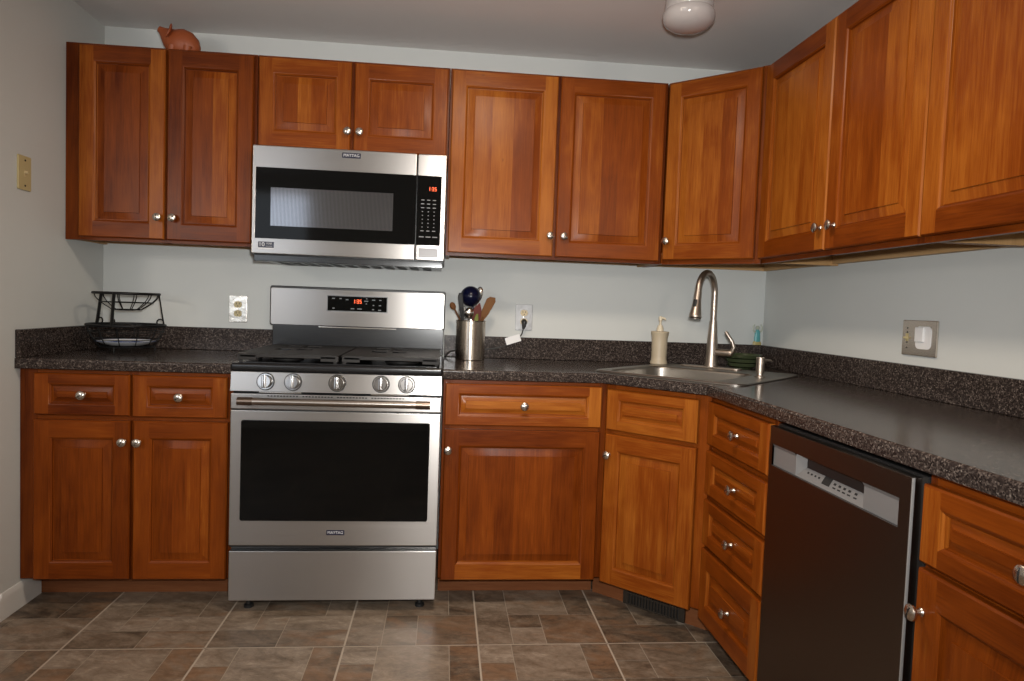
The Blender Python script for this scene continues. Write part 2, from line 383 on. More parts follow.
# ------------------------------------------------------------------ cabinets
def door_mesh(x0, x1, z0, z1, yf, tones, panel, sw=.055, rw=.060, bev=.028, horiz=False, th=.02):
    L, R, T, B = tones; b = MB(); X = (1, 0, 0); Z = (0, 0, 1)
    e = .004; yb = yf+th
    def q(pts, grain, tone, rnd=None): b.poly(pts, CHERRY, grain, tone, rnd)
    rl, rr_, rt_, rb = (rng.random() for _ in range(4))
    # outer edge: side walls and eased edge
    o0 = [(x0, z0), (x1, z0), (x1, z1), (x0, z1)]; o1 = [(x0+e, z0+e), (x1-e, z0+e), (x1-e, z1-e), (x0+e, z1-e)]
    sides = [(B, X, rb), (R, Z, rr_), (T, X, rt_), (L, Z, rl)]
    for k in range(4):
        a, c = o0[k], o0[(k+1) % 4]; a1, c1 = o1[k], o1[(k+1) % 4]; tn, g, r = sides[k]
        q([(a[0], yb, a[1]), (c[0], yb, c[1]), (c[0], yf+e, c[1]), (a[0], yf+e, a[1])], g, tn, r)
        q([(a[0], yf+e, a[1]), (c[0], yf+e, c[1]), (c1[0], yf, c1[1]), (a1[0], yf, a1[1])], g, tn, r)
    q([(x0, yb, z0), (x0, yb, z1), (x1, yb, z1), (x1, yb, z0)], Z, L)
    xa, xb, za, zb = x0+sw, x1-sw, z0+rw, z1-rw
    q([(x0+e, yf, z0+e), (xa, yf, z0+e), (xa, yf, z1-e), (x0+e, yf, z1-e)], Z, L, rl)
    q([(xb, yf, z0+e), (x1-e, yf, z0+e), (x1-e, yf, z1-e), (xb, yf, z1-e)], Z, R, rr_)
    q([(xa, yf, z0+e), (xb, yf, z0+e), (xb, yf, za), (xa, yf, za)], X, B, rb)
    q([(xa, yf, zb), (xb, yf, zb), (xb, yf, z1-e), (xa, yf, z1-e)], X, T, rt_)
    prof = [(0, 0), (.0025, .0006), (.005, .0022), (.0075, .0046), (.009, .0052), (.010, .0112), (.0130, .0118)]
    pr2 = [(.0130, .0118), (.0130+bev*.5, .0092), (.0130+bev, .0066), (.0137+bev, .0030)]
    def ring(p, tn4, gr4, rn4):
        for (a, d), (c, f) in zip(p, p[1:]):
            A = [(xa+a, za+a), (xb-a, za+a), (xb-a, zb-a), (xa+a, zb-a)]; D = [(xa+c, za+c), (xb-c, za+c), (xb-c, zb-c), (xa+c, zb-c)]
            for k in range(4):
                m, n = A[k], A[(k+1) % 4]; m1, n1 = D[k], D[(k+1) % 4]
                q([(m[0], yf+d, m[1]), (n[0], yf+d, n[1]), (n1[0], yf+f, n1[1]), (m1[0], yf+f, m1[1])], gr4[k], tn4[k], rn4[k])
    ring(prof, (B, R, T, L), (X, Z, X, Z), (rb, rr_, rt_, rl))
    gp = X if horiz else Z; rp = [rng.random() for _ in panel]
    a = .0137+bev; i0, i1, j0, j1 = xa+a, xb-a, za+a, zb-a; yp = yf+.0030
    if horiz:
        ring(pr2, (panel[0], panel[0], panel[-1], panel[0]), (gp,)*4, (rp[0], rp[0], rp[-1], rp[0]))
        cuts = [j0+(j1-j0)*k/len(panel) for k in range(len(panel)+1)]
        for k, tn in enumerate(panel): q([(i0, yp, cuts[k]), (i1, yp, cuts[k]), (i1, yp, cuts[k+1]), (i0, yp, cuts[k+1])], X, tn, rp[k])
    else:
        ws = [rng.uniform(.75, 1.3) for _ in panel]; tot = sum(ws); cuts = [i0]
        for w in ws: cuts.append(cuts[-1]+(i1-i0)*w/tot)
        cuts[-1] = i1
        # left / right bevels belong to the outer boards, top / bottom bevels are cut across all of them
        for (s, d), (c, f) in zip(pr2, pr2[1:]):
            q([(xa+s, yf+d, zb-s), (xa+s, yf+d, za+s), (xa+c, yf+f, za+c), (xa+c, yf+f, zb-c)], Z, panel[0], rp[0])
            q([(xb-s, yf+d, za+s), (xb-s, yf+d, zb-s), (xb-c, yf+f, zb-c), (xb-c, yf+f, za+c)], Z, panel[-1], rp[-1])
            for k, tn in enumerate(panel):
                l0 = xa+s if k == 0 else cuts[k]; l1 = xa+c if k == 0 else cuts[k]
                h0 = xb-s if k == len(panel)-1 else cuts[k+1]; h1 = xb-c if k == len(panel)-1 else cuts[k+1]
                q([(l0, yf+d, za+s), (h0, yf+d, za+s), (h1, yf+f, za+c), (l1, yf+f, za+c)], Z, tn, rp[k])
                q([(h0, yf+d, zb-s), (l0, yf+d, zb-s), (l1, yf+f, zb-c), (h1, yf+f, zb-c)], Z, tn, rp[k])
        for k, tn in enumerate(panel): q([(cuts[k], yp, j0), (cuts[k+1], yp, j0), (cuts[k+1], yp, j1), (cuts[k], yp, j1)], Z, tn, rp[k])
    return b
KP = [(0, .0), (.0085, 0), (.0085, .002), (.0058, .005), (.0052, .012), (.0085, .0155), (.0138, .018), (.0160, .0215), (.0155, .0250), (.0120, .0280), (.006, .0294), (0, .0298)]
def knob(parent, x, z, yf, ang=0):
    b = MB(); b.lathe(KP, NICKEL, 24, FRONT(0, 0, 0))
    b.take_groove = None
    c, s = math.cos(ang), math.sin(ang)
    b.tube([(-.0125*c, -.0275, -.0125*s), (-.006*c, -.0297, -.006*s), (.006*c, -.0297, .006*s), (.0125*c, -.0275, .0125*s)], .0013, BLKPL, 6)
    return b.build('knob', parent, loc=(x, yf, z))
def door(cab, x0, x1, z0, z1, yf, tones, panel, kn=None, **kw):
    d = door_mesh(x0, x1, z0, z1, yf, tones, panel, **kw).build('door', cab, 30)
    if kn: knob(d, kn[0], kn[1], yf, rng.choice([1.2, 1.57, .6, 1.0]))
    return d
def drawer(cab, x0, x1, z0, z1, yf, tones, panel, kn=True, tall=False, name='drawer'):
    kw = dict(sw=.052, rw=.060, bev=.028) if tall else dict(sw=.050, rw=.036, bev=.016)
    d = door_mesh(x0, x1, z0, z1, yf, tones, panel, horiz=True, **kw).build(name, cab, 30)
    if kn: knob(d, (x0+x1)/2 if kn is True else kn, (z0+z1)/2-.0, yf, rng.choice([.3, 1.5, .5, 0]))
    return d
def upper(label, loc, rot, w, z0, z1, dep=.314, fl=0, stiles=()):
    """local frame: x along the front from 0 to w, y=0 at the wall, front at -dep"""
    t = thing('wall_cabinet', label, 'wall cabinet', (loc[0], loc[1], z0), rot, 'cherry wall cabinets'); h = z1-z0
    b = MB(); y0 = -dep+.019
    b.box(.001, .017, y0, -.003, .042, h, CHERRY, tone=.42).box(w-.017, w-.001, y0, -.003, .042, h, CHERRY, tone=.42)
    for a, c, m in ((.001, .005, CHERRY), (.005, .017, PALE), (w-.017, w-.005, PALE), (w-.005, w-.001, CHERRY)): b.box(a, c, y0, -.003, .004, .042, m, tone=.4)
    b.box(.017, w-.017, y0, -.003, h-.016, h, CHERRY, grain=(1, 0, 0)).box(.017, w-.017, -.010, -.003, .010, h-.016, PALE)
    b.build('carcass', t, 0)
    b = MB(); b.box(.017, w-.017, y0, -.010, .042, .052, PALE, grain=(1, 0, 0), tone=.55)
    b.box(.017, w-.017, -.030, -.010, .010, .042, PALE, grain=(1, 0, 0), tone=.6)
    b.build('bottom_panel', t, 0)['label'] = 'pale unfinished wood underside'
    b = MB(); f = -dep
    for a, c, tn in [(0.0005, .034+fl, .22), (w-.034, w-.0005, .16)]+[(s-.02, s+.02, .16) for s in stiles]: b.box(a, c, f, y0, 0, h, CHERRY, .0012, tone=tn)
    for a, c in ((0, .034), (h-.04, h)): b.box(.034+fl, w-.034, f+.0004, y0, a, c, CHERRY, .001, grain=(1, 0, 0), tone=.25)
    b.build('face_frame', t, 30)
    return t
DZ0, DZ1 = 1.385-ZU0, 2.138-ZU0
# upper left (fits against the left wall)
x0 = XL+.001; w = -.017-x0
t = upper('tall two-door cherry wall cabinet at far left, terracotta figure on top', (x0, 0), 0, w, ZU0, ZU1, fl=.028, stiles=(-.365-x0,))
o = -x0
door(t, -.697+o, -.370+o, DZ0, DZ1, -.334, (.52, .56, .24, .26), [.26, .34], (-.389+o, .100))
door(t, -.360+o, -.030+o, DZ0, DZ1, -.334, (.24, .34, .22, .25), [.30, .36, .52], (-.332+o, .100))
# over the microwave
t = upper('short two-door cherry wall cabinet directly above the microwave', (-.016, 0), 0, .776, 1.772, ZU1, stiles=(.381,)); z = 1.772; o = .016
door(t, -.008+o, .358+o, 1.781-z, 2.138-z, -.334, (.48, .50, .42, .44), [.40, .58, .46], (.349+o, .083))
door(t, .372+o, .752+o, 1.781-z, 2.138-z, -.334, (.44, .46, .36, .42), [.44, .42], (.397+o, .083))
# right of the microwave
t = upper('tall two-door cherry wall cabinet between microwave and corner cabinet', (.761, 0), 0, .931, ZU0, ZU1, stiles=(.4575,)); o = -.761
door(t, .770+o, 1.213+o, DZ0, DZ1, -.334, (.60, .66, .52, .54), [.56, .62, .40], (1.199+o, .099))
door(t, 1.226+o, 1.678+o, DZ0, DZ1, -.334, (.42, .44, .38, .44), [.52, .36, .46], (1.258+o, .099))
# diagonal corner
def local(p, loc, rot):
    d = Vector(p)-Vector(loc[:2]); c, s = math.cos(-rot), math.sin(-rot); return (d.x*c-d.y*s, d.x*s+d.y*c)
R45 = -PI/4
loc = (1.7132, -.314)           # left end of the diagonal front
t = thing('wall_cabinet', 'one-door cherry wall cabinet set diagonally across the corner', 'wall cabinet', (*loc, ZU0), R45, 'cherry wall cabinets')
PW = [(1.7132-.014, -.314), (2.0092, -.6105), (XR-.003, -.6105), (XR-.003, -.003), (1.7132-.014, -.003)]
PL = [local(p, loc, R45) for p in PW]
b = MB(); b.prism(PL, .0525, ZU1-ZU0, CHERRY, tone=.35)
for p, q in ((4, 0), (1, 2)):
    P, Q = Vector(PL[p]), Vector(PL[q]); P, Q = (P, Q+(P-Q).normalized()*.02) if p == 4 else (P+(Q-P).normalized()*.02, Q); n_ = Vector((Q.y-P.y, P.x-Q.x)).normalized()*(-.014)
    b.prism([P, Q, Q+n_, P+n_], .004, .0525, CHERRY if p == 4 else PALE, tone=.4)
b.build('carcass', t, 0)
b = MB(); b.prism([(x*.985, y*.985+.006) for x, y in PL], .042, .052, PALE, grain=(1, 0, 0), tone=.58)
for A in ([(1.714, -.026), (XR-.004, -.026), (XR-.004, -.004), (1.714, -.004)], [(XR-.026, -.608), (XR-.004, -.608), (XR-.004, -.0265), (XR-.026, -.0265)]):
    b.prism([local(p, loc, R45) for p in A], .010, .042, PALE, grain=(1, -1, 0) if A[0][0] < 2 else (1, 1, 0), tone=.6)
b.build('bottom_panel', t, 0)['label'] = 'pale unfinished wood underside'
ln = math.hypot(2.0092-1.7132, .296); b = MB()
for a, c in ((-.012, .018), (ln-.030, ln-.002)): b.box(a, c, -.004, .012, 0, ZU1-ZU0, CHERRY, .001, tone=.3)
for a, c in ((0, .03), (ZU1-ZU0-.03, ZU1-ZU0)): b.box(.018, ln-.030, -.003, .012, a, c, CHERRY, .001, grain=(1, 0, 0), tone=.28)
b.build('face_frame', t, 30)
door(t, -.004, ln-.026, DZ0+.006, DZ1+.002, -.0245, (.62, .46, .44, .46), [.60, .52, .42], (.018, .098))
# right wall
RR = -PI/2
t = upper('two-door cherry wall cabinet on the right wall, knobs side by side', (XR, -.6115), RR, .9435, ZU0, ZU1, stiles=(.4845,))
door(t, .003, .4815, DZ0+.004, DZ1, -.334, (.52, .62, .32, .32), [.60, .64, .56], (.4605, .091))
door(t, .4875, .941, DZ0+.004, DZ1, -.334, (.44, .60, .28, .26), [.46, .40, .54], (.5405, .091))
t = upper('cherry wall cabinet at the right edge, nearest the camera', (XR, -1.556), RR, .50, ZU0, ZU1)
door(t, .001, .490, DZ0+.004, DZ1, -.334, (.56, .54, .26, .24), [.54, .50, .44], (.462, .091))

def base(label, loc, rot, w, dep=.61, toe=.127, frame_l=.03, frame_r=.03, rails=(.70,), stiles=(), ztop=.8815):
    t = thing('base_cabinet', label, 'base cabinet', (loc[0], loc[1], 0), rot, 'cherry base cabinets'); y0 = -dep+.019; zb = .105
    b = MB(); b.box(.001, .018, y0, -.003, zb, ztop, CHERRY, tone=.3).box(w-.018, w-.001, y0, -.003, zb, ztop, CHERRY, tone=.3)
    b.box(.018, w-.018, y0, -.003, zb, zb+.016, PALE, grain=(1, 0, 0)).box(.018, w-.018, -.01, -.003, zb, ztop, PALE)
    b.build('carcass', t, 0)
    b = MB()
    for a, c in [(.0005, frame_l), (w-frame_r, w-.0005)]+[(s-.02, s+.02) for s in stiles]: b.box(a, c, -dep, y0, zb, ztop, CHERRY, .0012, tone=.24)
    for zz in [zb+.016, ztop-.016]+list(rails): b.box(frame_l, w-frame_r, -dep+.0004, y0, zz-.016, zz+.016, CHERRY, .001, grain=(1, 0, 0), tone=.36)
    b.build('face_frame', t, 30)
    b = MB(); b.box(.002, w-.002, -dep+toe, -dep+toe+.016, 0, zb, TOEK, grain=(1, 0, 0), tone=.45); b.build('toe_kick', t, 0)
    return t
FB = -.6306
x0 = XL+.001; w = -.006-x0; o = -x0
t = base('two-drawer two-door cherry base cabinet left of the range', (x0, 0), 0, w, frame_l=.06, stiles=(-.3615+o,))
drawer(t, -.698+o, -.368+o, .716, .868, FB, (.42, .44, .28, .18), [.2, .28], -.526+o)
drawer(t, -.358+o, -.024+o, .714, .868, FB, (.42, .40, .32, .30), [.36], -.189+o)
door(t, -.700+o, -.366+o, .108, .698, FB, (.34, .26, .34, .30), [.26, .30], (-.385+o, .623))
door(t, -.354+o, -.020+o, .107, .700, FB, (.38, .36, .30, .40), [.30, .36, .44], (-.333+o, .622))
t = base('one-drawer one-door cherry base cabinet right of the range', (.770, 0), 0, 1.4092-.770); o = -.770
drawer(t, .778+o, 1.386+o, .706, .867, FB, (.46, .66, .42, .48), [.62, .66], 1.082+o)
door(t, .780+o, 1.384+o, .102, .690, FB, (.22, .30, .24, .56), [.34, .30, .38, .34, .30], (.795+o, .612))
# diagonal sink base
loc = (1.4092, -.61)
t = thing('base_cabinet', 'diagonal cherry corner base cabinet under the sink, one tall door', 'base cabinet', (*loc, 0), R45, 'cherry base cabinets')
PW = [(1.4092, -.61), (1.7132, -.914), (XR-.003, -.914), (XR-.003, -.003), (1.4092, -.003)]
PL = [local(p, loc, R45) for p in PW]; ln = .304*math.sqrt(2)
def hollow(b, pts, z0, z1, m, skip=(), th=.016, tone=.3):
    cx = sum(p[0] for p in pts)/len(pts); cy = sum(p[1] for p in pts)/len(pts); n = len(pts); k = .96
    for i in range(n):
        if i in skip: continue
        p, q = pts[i], pts[(i+1) % n]
        b.prism([p, q, (cx+(q[0]-cx)*k, cy+(q[1]-cy)*k), (cx+(p[0]-cx)*k, cy+(p[1]-cy)*k)], z0, z1, m, tone=tone)
b = MB(); hollow(b, PL, .105, .8815, CHERRY, skip=(0,)); b.prism([(x*.96, y*.96+.01) for x, y in PL], .105, .12, PALE); b.build('carcass', t, 0)
b = MB()
for a, c in ((.001, .04), (ln-.062, ln-.001)): b.box(a, c, 0, .018, .105, .8815, CHERRY, .0012, tone=.40)
for zz in (.118, .697, .8655): b.box(.04, ln-.062, .0004, .018, zz-.016, zz+.016, CHERRY, .001, grain=(1, 0, 0), tone=.42)
b.build('face_frame', t, 30)
b = MB(); b.box(-.080, ln+.080, .082, .096, 0, .104, TOEK, grain=(1, 0, 0), tone=.5); b.build('toe_kick', t, 0)
door_x = (.012, ln-.042)
drawer(t, *door_x, .703, .862, -.0205, (.60, .62, .52, .56), [.50, .54], False, name='false_drawer_front')
door(t, *door_x, .098, .686, -.0205, (.50, .52, .46, .50), [.60, .46, .48], (door_x[0]+.020, .606))
# drawer bank
t = base('cherry base cabinet with a stack of four drawers beside the dishwasher', (XR, -.9145), RR, .490, frame_l=.026, frame_r=.022, rails=(.70, .526, .352))
for z0, z1, tl, tn in ((.712, .862, 0, .40), (.538, .690, 0, .42), (.360, .518, 0, .40), (.090, .344, 1, .42)):
    drawer(t, .020, .473, z0, z1, FB, (tn+.08, tn+.1, tn-.06, tn-.02), [tn-.02, tn+.04], .270, tall=bool(tl))
# cabinet right of dishwasher
t = base('cherry base cabinet at the right edge, right of the dishwasher', (XR, -2.020), RR, .56, frame_l=.02)
drawer(t, .006, .545, .706, .858, FB, (.54, .46, .34, .30), [.30, .34], .268)
door(t, .006, .545, .106, .694, FB, (.40, .36, .26, .28), [.32, .30, .34], (.026, .613))
# floor register in the diagonal toe kick
dl = Vector((1, -1))/math.sqrt(2); nl = Vector((-1, -1))/math.sqrt(2)
t = thing('floor_register', 'dark slotted heating register in toe kick under the corner cabinet', 'vent', (1.4092, -.61, 0), R45)
b = MB(); x0, x1 = .072, .335
b.box(x0, x1, .076, .080, .004, .090, BLKPL); b.build('backing', t, 0)
b = MB(); fm = mat('register_bronze', (.055, .045, .036), .4, .6)
b.box(x0, x0+.02, .070, .0815, .002, .095, fm, .001).box(x1-.02, x1, .070, .0815, .002, .095, fm, .001)
for z in (.002, .045, .088): b.box(x0, x1, .0705, .076, z, z+.006, fm, .001)
for k in range(18): xx = x0+.022+k*(x1-x0-.044)/17; b.box(xx-.003, xx+.003, .0712, .077, .004, .092, fm)
b.build('louvre_grille', t, 0)

# ------------------------------------------------------------------ countertops
def offset(pl, d):
    out = []
    for i, p in enumerate(pl):
        p = Vector(p); ns = []
        for a, c in ((i-1, i), (i, i+1)):
            if a < 0 or c >= len(pl): continue
            e = (Vector(pl[c])-Vector(pl[a])).normalized(); ns.append(Vector((-e.y, e.x)))
        if len(ns) == 1: out.append(p+ns[0]*d)
        else:
            m = (ns[0]+ns[1]).normalized(); out.append(p+m*(d/m.dot(ns[0])))
    return out
def rounded(pts, r, n=6):
    out = []
    k = len(pts)
    for i in range(k):
        p = Vector(pts[i]); a = (Vector(pts[i-1])-p).normalized(); c = (Vector(pts[(i+1) % k])-p).normalized()
        for j in range(n+1):
            t_ = j/n; out.append(p+a*r*(1-t_)**2+c*r*t_**2)
    return out
def sheet(b, outer, holes, z, m, flip=False):
    t = bmesh.new(); es = []
    for lp in [outer]+holes:
        vs = [t.verts.new((p[0], p[1], z)) for p in lp]
        for i in range(len(vs)): es.append(t.edges.new((vs[i], vs[(i+1) % len(vs)])))
    bmesh.ops.triangle_fill(t, use_beauty=True, use_dissolve=False, edges=es)
    bmesh.ops.recalc_face_normals(t, faces=t.faces)
    t.faces.ensure_lookup_table()
    if (t.faces[0].normal.z < 0) != flip: bmesh.ops.reverse_faces(t, faces=t.faces)
    b.take(t, m)
def counter(front, back, holes):
    """front polyline left to right (room side), back polyline right to left"""
    b = MB(); r = .008; pro = [(r, 0)]+[(r-r*math.sin(a*PI/8), -r+r*math.cos(a*PI/8)) for a in range(1, 5)]+[(0, -.030), (.002, -.036), (.006, -.038)]
    lines = [(offset(front, d), z) for d, z in pro]
    for (A, za), (B, zb) in zip(lines, lines[1:]):
        for i in range(len(front)-1): b.poly([(*A[i], ZC+za), (*B[i], ZC+zb), (*B[i+1], ZC+zb), (*A[i+1], ZC+za)], GRANITE)
    sheet(b, list(lines[0][0])+[Vector(p) for p in back], holes, ZC, GRANITE)
    sheet(b, list(lines[-1][0])+[Vector(p) for p in back], holes, ZC-.038, GRANITE, True)
    for pl in (front[-1:]+back+front[:1],):
        for p, q in zip(pl, pl[1:]): b.poly([(*p, ZC-.038), (*q, ZC-.038), (*q, ZC-.001), (*p, ZC-.001)], GRANITE)
    for h in holes:
        for i in range(len(h)):
            p, q = h[i], h[(i+1) % len(h)]; b.poly([(p[0], p[1], ZC-.038), (q[0], q[1], ZC-.038), (q[0], q[1], ZC), (p[0], p[1], ZC)], GRANITE)
    return b
e = .0012
t = thing('countertop', 'short dark speckled countertop left of the range', 'countertop', ((XL-.003)/2, -.3, ZC), 0, 'speckled laminate worktops')
sh = Vector((-(XL-.003)/2, .3, -ZC))
def place(b): bmesh.ops.translate(b.bm, verts=b.bm.verts, vec=sh); return b
place(counter([(XL+e, -DC), (-.003, -DC)], [(-.003, -e), (XL+e, -e)], [])).build('worktop', t, 30)
b = MB(); b.box(XL+.02, -.003, -.020, -e, ZC+.0005, ZC+.102, GRANITE, .003); b.box(XL+e, XL+.020, -DC+.001, -e, ZC+.0005, ZC+.102, GRANITE, .003)
place(b).build('backsplash', t, 30)
# sink frame of reference: s along the diagonal, d out of the room towards the corner
def sd(s, d): return ((s+d)/math.sqrt(2), (d-s)/math.sqrt(2))
SC = 1.643
S0, S1, D0, D1 = 1.345, 1.960, .578, 1.225
BS0, BS1, BD0, BD1 = 1.380, 1.845, .612, 1.045
t = thing('countertop', 'long dark speckled countertop turning the corner around the sink', 'countertop', (1.5, -.4, ZC), 0, 'speckled laminate worktops'); sh = Vector((-1.5, .4, -ZC))
hole = rounded([sd(S0+.02, D0+.02), sd(S1-.02, D0+.02), sd(S1-.02, D1-.02), sd(S0+.02, D1-.02)], .05)
YE = -2.585
place(counter([(.768, -DC), (1.3825, -DC), (1.6815, -.9393), (1.6815, YE)], [(XR-e, YE), (XR-e, -e), (.768, -e)], [hole])).build('worktop', t, 30)
b = MB(); b.box(.768, XR-e, -.020, -e, ZC+.0005, ZC+.102, GRANITE, .003); b.box(XR-.020, XR-e, YE, -.0205, ZC+.0005, ZC+.102, GRANITE, .003)
place(b).build('backsplash', t, 30)

# ------------------------------------------------------------------ sink
t = thing('sink', 'stainless steel drop-in corner sink bowl with narrow rim', 'sink', (*sd(SC, .90), ZC), R45)
def Lp(s, d): return (s-SC, d-.90)
def loop(a, b_, c, d, r): return rounded([Lp(a, c), Lp(b_, c), Lp(b_, d), Lp(a, d)], r, 8)
def bridge(b, A, za, B, zb, m):
    n = len(A)
    for i in range(n): j = (i+1) % n; b.poly([(*A[i], za), (*A[j], za), (*B[j], zb), (*B[i], zb)], m)
b = MB(); R0 = loop(S0, S1, D0, D1, .05); R1 = loop(S0+.004, S1-.004, D0+.004, D1-.004, .05); B0 = loop(BS0, BS1, BD0, BD1, .075)
bridge(b, R0, .0008, R0, .004, SINKST); bridge(b, R0, .004, R1, .007, SINKST)
R2 = loop(S0+.014, S1-.014, D0+.014, D1-.014, .05); bridge(b, R1, .007, R2, .0055, SINKST)
sheet(b, R2, [B0], .0055, SINKST); b.build('rim', t, 30)
b = MB(); prev = B0; pz = .0055
for k, (i, z) in enumerate(((.004, .003), (.007, -.004), (.012, -.10), (.018, -.165), (.035, -.185))):
    L = loop(BS0+i, BS1-i, BD0+i, BD1-i, .075); bridge(b, prev, pz, L, z, SINKST); prev, pz = L, z
sheet(b, prev, [], pz, SINKST); b.build('bowl', t, 50)
b = MB(); b.lathe([(0, .003), (.03, .003), (.042, .006), (.045, 0), (0, 0)], CHROME, 24); b.build('drain', t, loc=(*Lp((BS0+BS1)/2, (BD0+BD1)/2), -.185))
ZD = ZC+.0057
# faucet
FX, FY = 1.951, -.296
t = thing('faucet', 'tall brushed nickel gooseneck kitchen faucet at the corner sink', 'faucet', (FX, FY, ZD), R45)     # local -y points to the room
b = MB(); b.prism(rrect(.285, .052, .0255), 0, .007, NICKEL_F, .002); b.build('deck_plate', t, 40, loc=(-.002, -.0, 0))
b = MB(); b.lathe([(0, .007), (.030, .007), (.030, .012), (.0275, .02), (.0245, .07), (.0225, .12), (.0185, .175), (.0165, .205), (.0160, .21)], NICKEL_F, 28)
Rr = .085; zt = .331
pts = [(0, 0, .205), (0, 0, .26), (0, 0, zt)]+[(0, -Rr+Rr*math.cos(a), zt+Rr*math.sin(a)) for a in [PI*k/14 for k in range(1, 14)]]
pts += [(0, -2*Rr-.001, zt-.004)]
b.tube(pts, .0138, NICKEL_F, 18); b.build('spout', t, 40)
q0 = Vector((0, -2*Rr-.001, zt)); q1 = Vector((0, -2*Rr-.020, zt-.110)); dd = (q1-q0).normalized(); M = Matrix.Translation(q0) @ dd.to_track_quat('Z', 'X').to_matrix().to_4x4()
hl = (q1-q0).length
b = MB(); b.lathe([(0, 0), (.0150, 0), (.0152, .004), (.0158, .03), (.020, hl*.6), (.0255, hl-.012), (.0262, hl-.004), (.024, hl), (.018, hl+.001), (.016, hl-.006), (0, hl-.006)], NICKEL_F, 28, M)
b.build('spray_head', t, 40)
b = MB(); b.box(.0135, .021, -.008, .008, .035, .068, BLKPL, .003); ob = b.build('spray_button', bpy.data.objects['spray_head']); ob.matrix_basis = M
b = MB(); b.tube([(.015, 0, .072), (.05, 0, .072), (.082, 0, .072), (.092, 0, .072)], [.0155, .0155, .0155, .013], NICKEL_F, 18)
b.tube([(.080, 0, .072), (.094, 0, .080), (.100, -.002, .098), (.094, -.006, .120), (.080, -.010, .142), (.070, -.012, .157), (.064, -.013, .165)], [.012, .0115, .0095, .0085, .0078, .0078, .006], NICKEL_F, 14)
b.build('handle', t, 40)
# built-in soap pump on the sink deck
px, py = 2.003, -.665
t = thing('soap_pump', 'short brushed nickel soap pump mounted on sink rim right of the faucet', 'soap pump', (px, py, ZD))
b = MB(); b.lathe([(0, 0), (.021, 0), (.021, .004), (.013, .008), (.0125, .016)], NICKEL_F, 22).lathe([(.0125, .016), (.0165, .018), (.0165, .074), (.0150, .078), (0, .078)], NICKEL_F, 22); b.build('body', t, 40)
b = MB(); b.tube([(.010, .0, .066), (.03, .012, .066), (.052, .024, .064), (.058, .027, .060)], [.006, .005, .0045, .004], NICKEL_F, 10); b.build('nozzle', t, 40)
# stoneware soap bottle
t = thing('soap_bottle', 'oatmeal stoneware soap bottle with cream pump top behind the sink', 'soap bottle', (1.752, -.168, ZD)); t.scale = (.92, .92, .97)
b = MB(); b.lathe([(0, 0), (.039, 0), (.0425, .004), (.0420, .012), (.0385, .022), (.0375, .035), (.0385, .060), (.0375, .062), (.0392, .085), (.0385, .088), (.0388, .112), (.0400, .130), (.0445, .148), (.0450, .153), (.043, .156), (.030, .157), (.017, .158), (0, .158)], CERAM, 30)
b.build('bottle', t, 35)
b = MB(); b.lathe([(0, .158), (.0175, .158), (.0175, .168), (.0135, .178), (.0115, .185), (.006, .187), (.0055, .205), (.009, .207), (.0095, .222), (.007, .227), (0, .228)], CREAM, 18)
b.tube([(0, 0, .217), (.013, -.010, .219), (.019, -.014, .216), (.021, -.016, .210)], [.006, .005, .004, .0035], CREAM, 8); b.build('pump', t, 40)

# nested green bowls behind the faucet
def gbowl(label, z, r, h):
    o = MB().lathe([(0, 0), (r*.60, 0), (r*.62, .004), (r*.80, .010), (r*.95, h*.5), (r, h), (r*.985, h+.002), (r*.965, h), (r*.90, h*.5), (r*.7, .012), (0, .010)], CELADON, 32).build('bowl', loc=(2.135, -.205, z))
    return tag(o, label, 'bowl', 'green glazed bowls behind the faucet')
gbowl('bottom green glazed bowl of the stack behind the faucet', ZC+.0003, .068, .024)
gbowl('middle green glazed bowl of the stack behind the faucet', ZC+.0185, .077, .026)
gbowl('topmost green glazed bowl of the stack behind the faucet', ZC+.0375, .087, .027)
# little figurine on the backsplash corner
t = thing('figurine', 'tiny teal figurine with raised arms on backsplash ledge in the corner', 'figurine', (2.290, -.0125, ZC+.102))
b = MB(); b.lathe([(0, 0), (.0115, 0), (.0115, .010), (.009, .018), (0, .019)], YEL, 14, sx=1.9, sy=.72); b.build('base', t, 40)
b = MB(); b.lathe([(0, .015), (.011, .015), (.0115, .03), (.010, .05), (.0105, .060), (.007, .070), (.004, .076), (0, .077)], TEAL, 16, sx=1.35, sy=.72); b.build('body', t, 40)
MB().ball((0, 0, .083), (.0105, .0085, .0100), PINKISH).build('head', t, 40)
for s_ in (-1, 1): MB().tube([(s_*.011, 0, .062), (s_*.021, 0, .070), (s_*.022, 0, .088), (s_*.015, 0, .099)], [.0045, .004, .0035, .003], PINKISH, 8).build('arm', t, 40)

# ------------------------------------------------------------------ range
t = thing('range', 'freestanding stainless steel gas range with black cooktop', 'range', (.004, 0, 0))
b = MB(); b.box(.002, .758, -.655, -.02, .045, .895, BLK, .002); b.build('body', t, 30)
for xx in (.06, .70):
    for yy in (-.62, -.10):
        MB().lathe([(0, 0), (.018, 0), (.018, .010), (.010, .014), (.010, .046), (0, .046)], BLKPL, 14).build('foot', t, loc=(xx, yy, 0))
b = MB(); b.box(0, .760, -.679, -.655, .046, .234, STEEL, .004); b.build('storage_drawer', t, 30)
b = MB(); b.box(0, .760, -.684, -.656, .256, .7565, STEEL, .004); b.box(0, .760, -.684, -.656, .7605, .818, STEEL, .004); b.box(.004, .756, -.678, -.656, .25, .818, BLKPL)
dr = b.build('oven_door', t, 30)
b = MB(); b.prism(rrect(.682, .372, .008), 0, .003, BLKGLOSS, .001, M=FRONT(.380, -.6835, .535)); b.prism(rrect(.675, .365, .008), 0, .001, GLASSBLK, M=FRONT(.380, -.6866, .535)); b.build('oven_window', dr, 30)
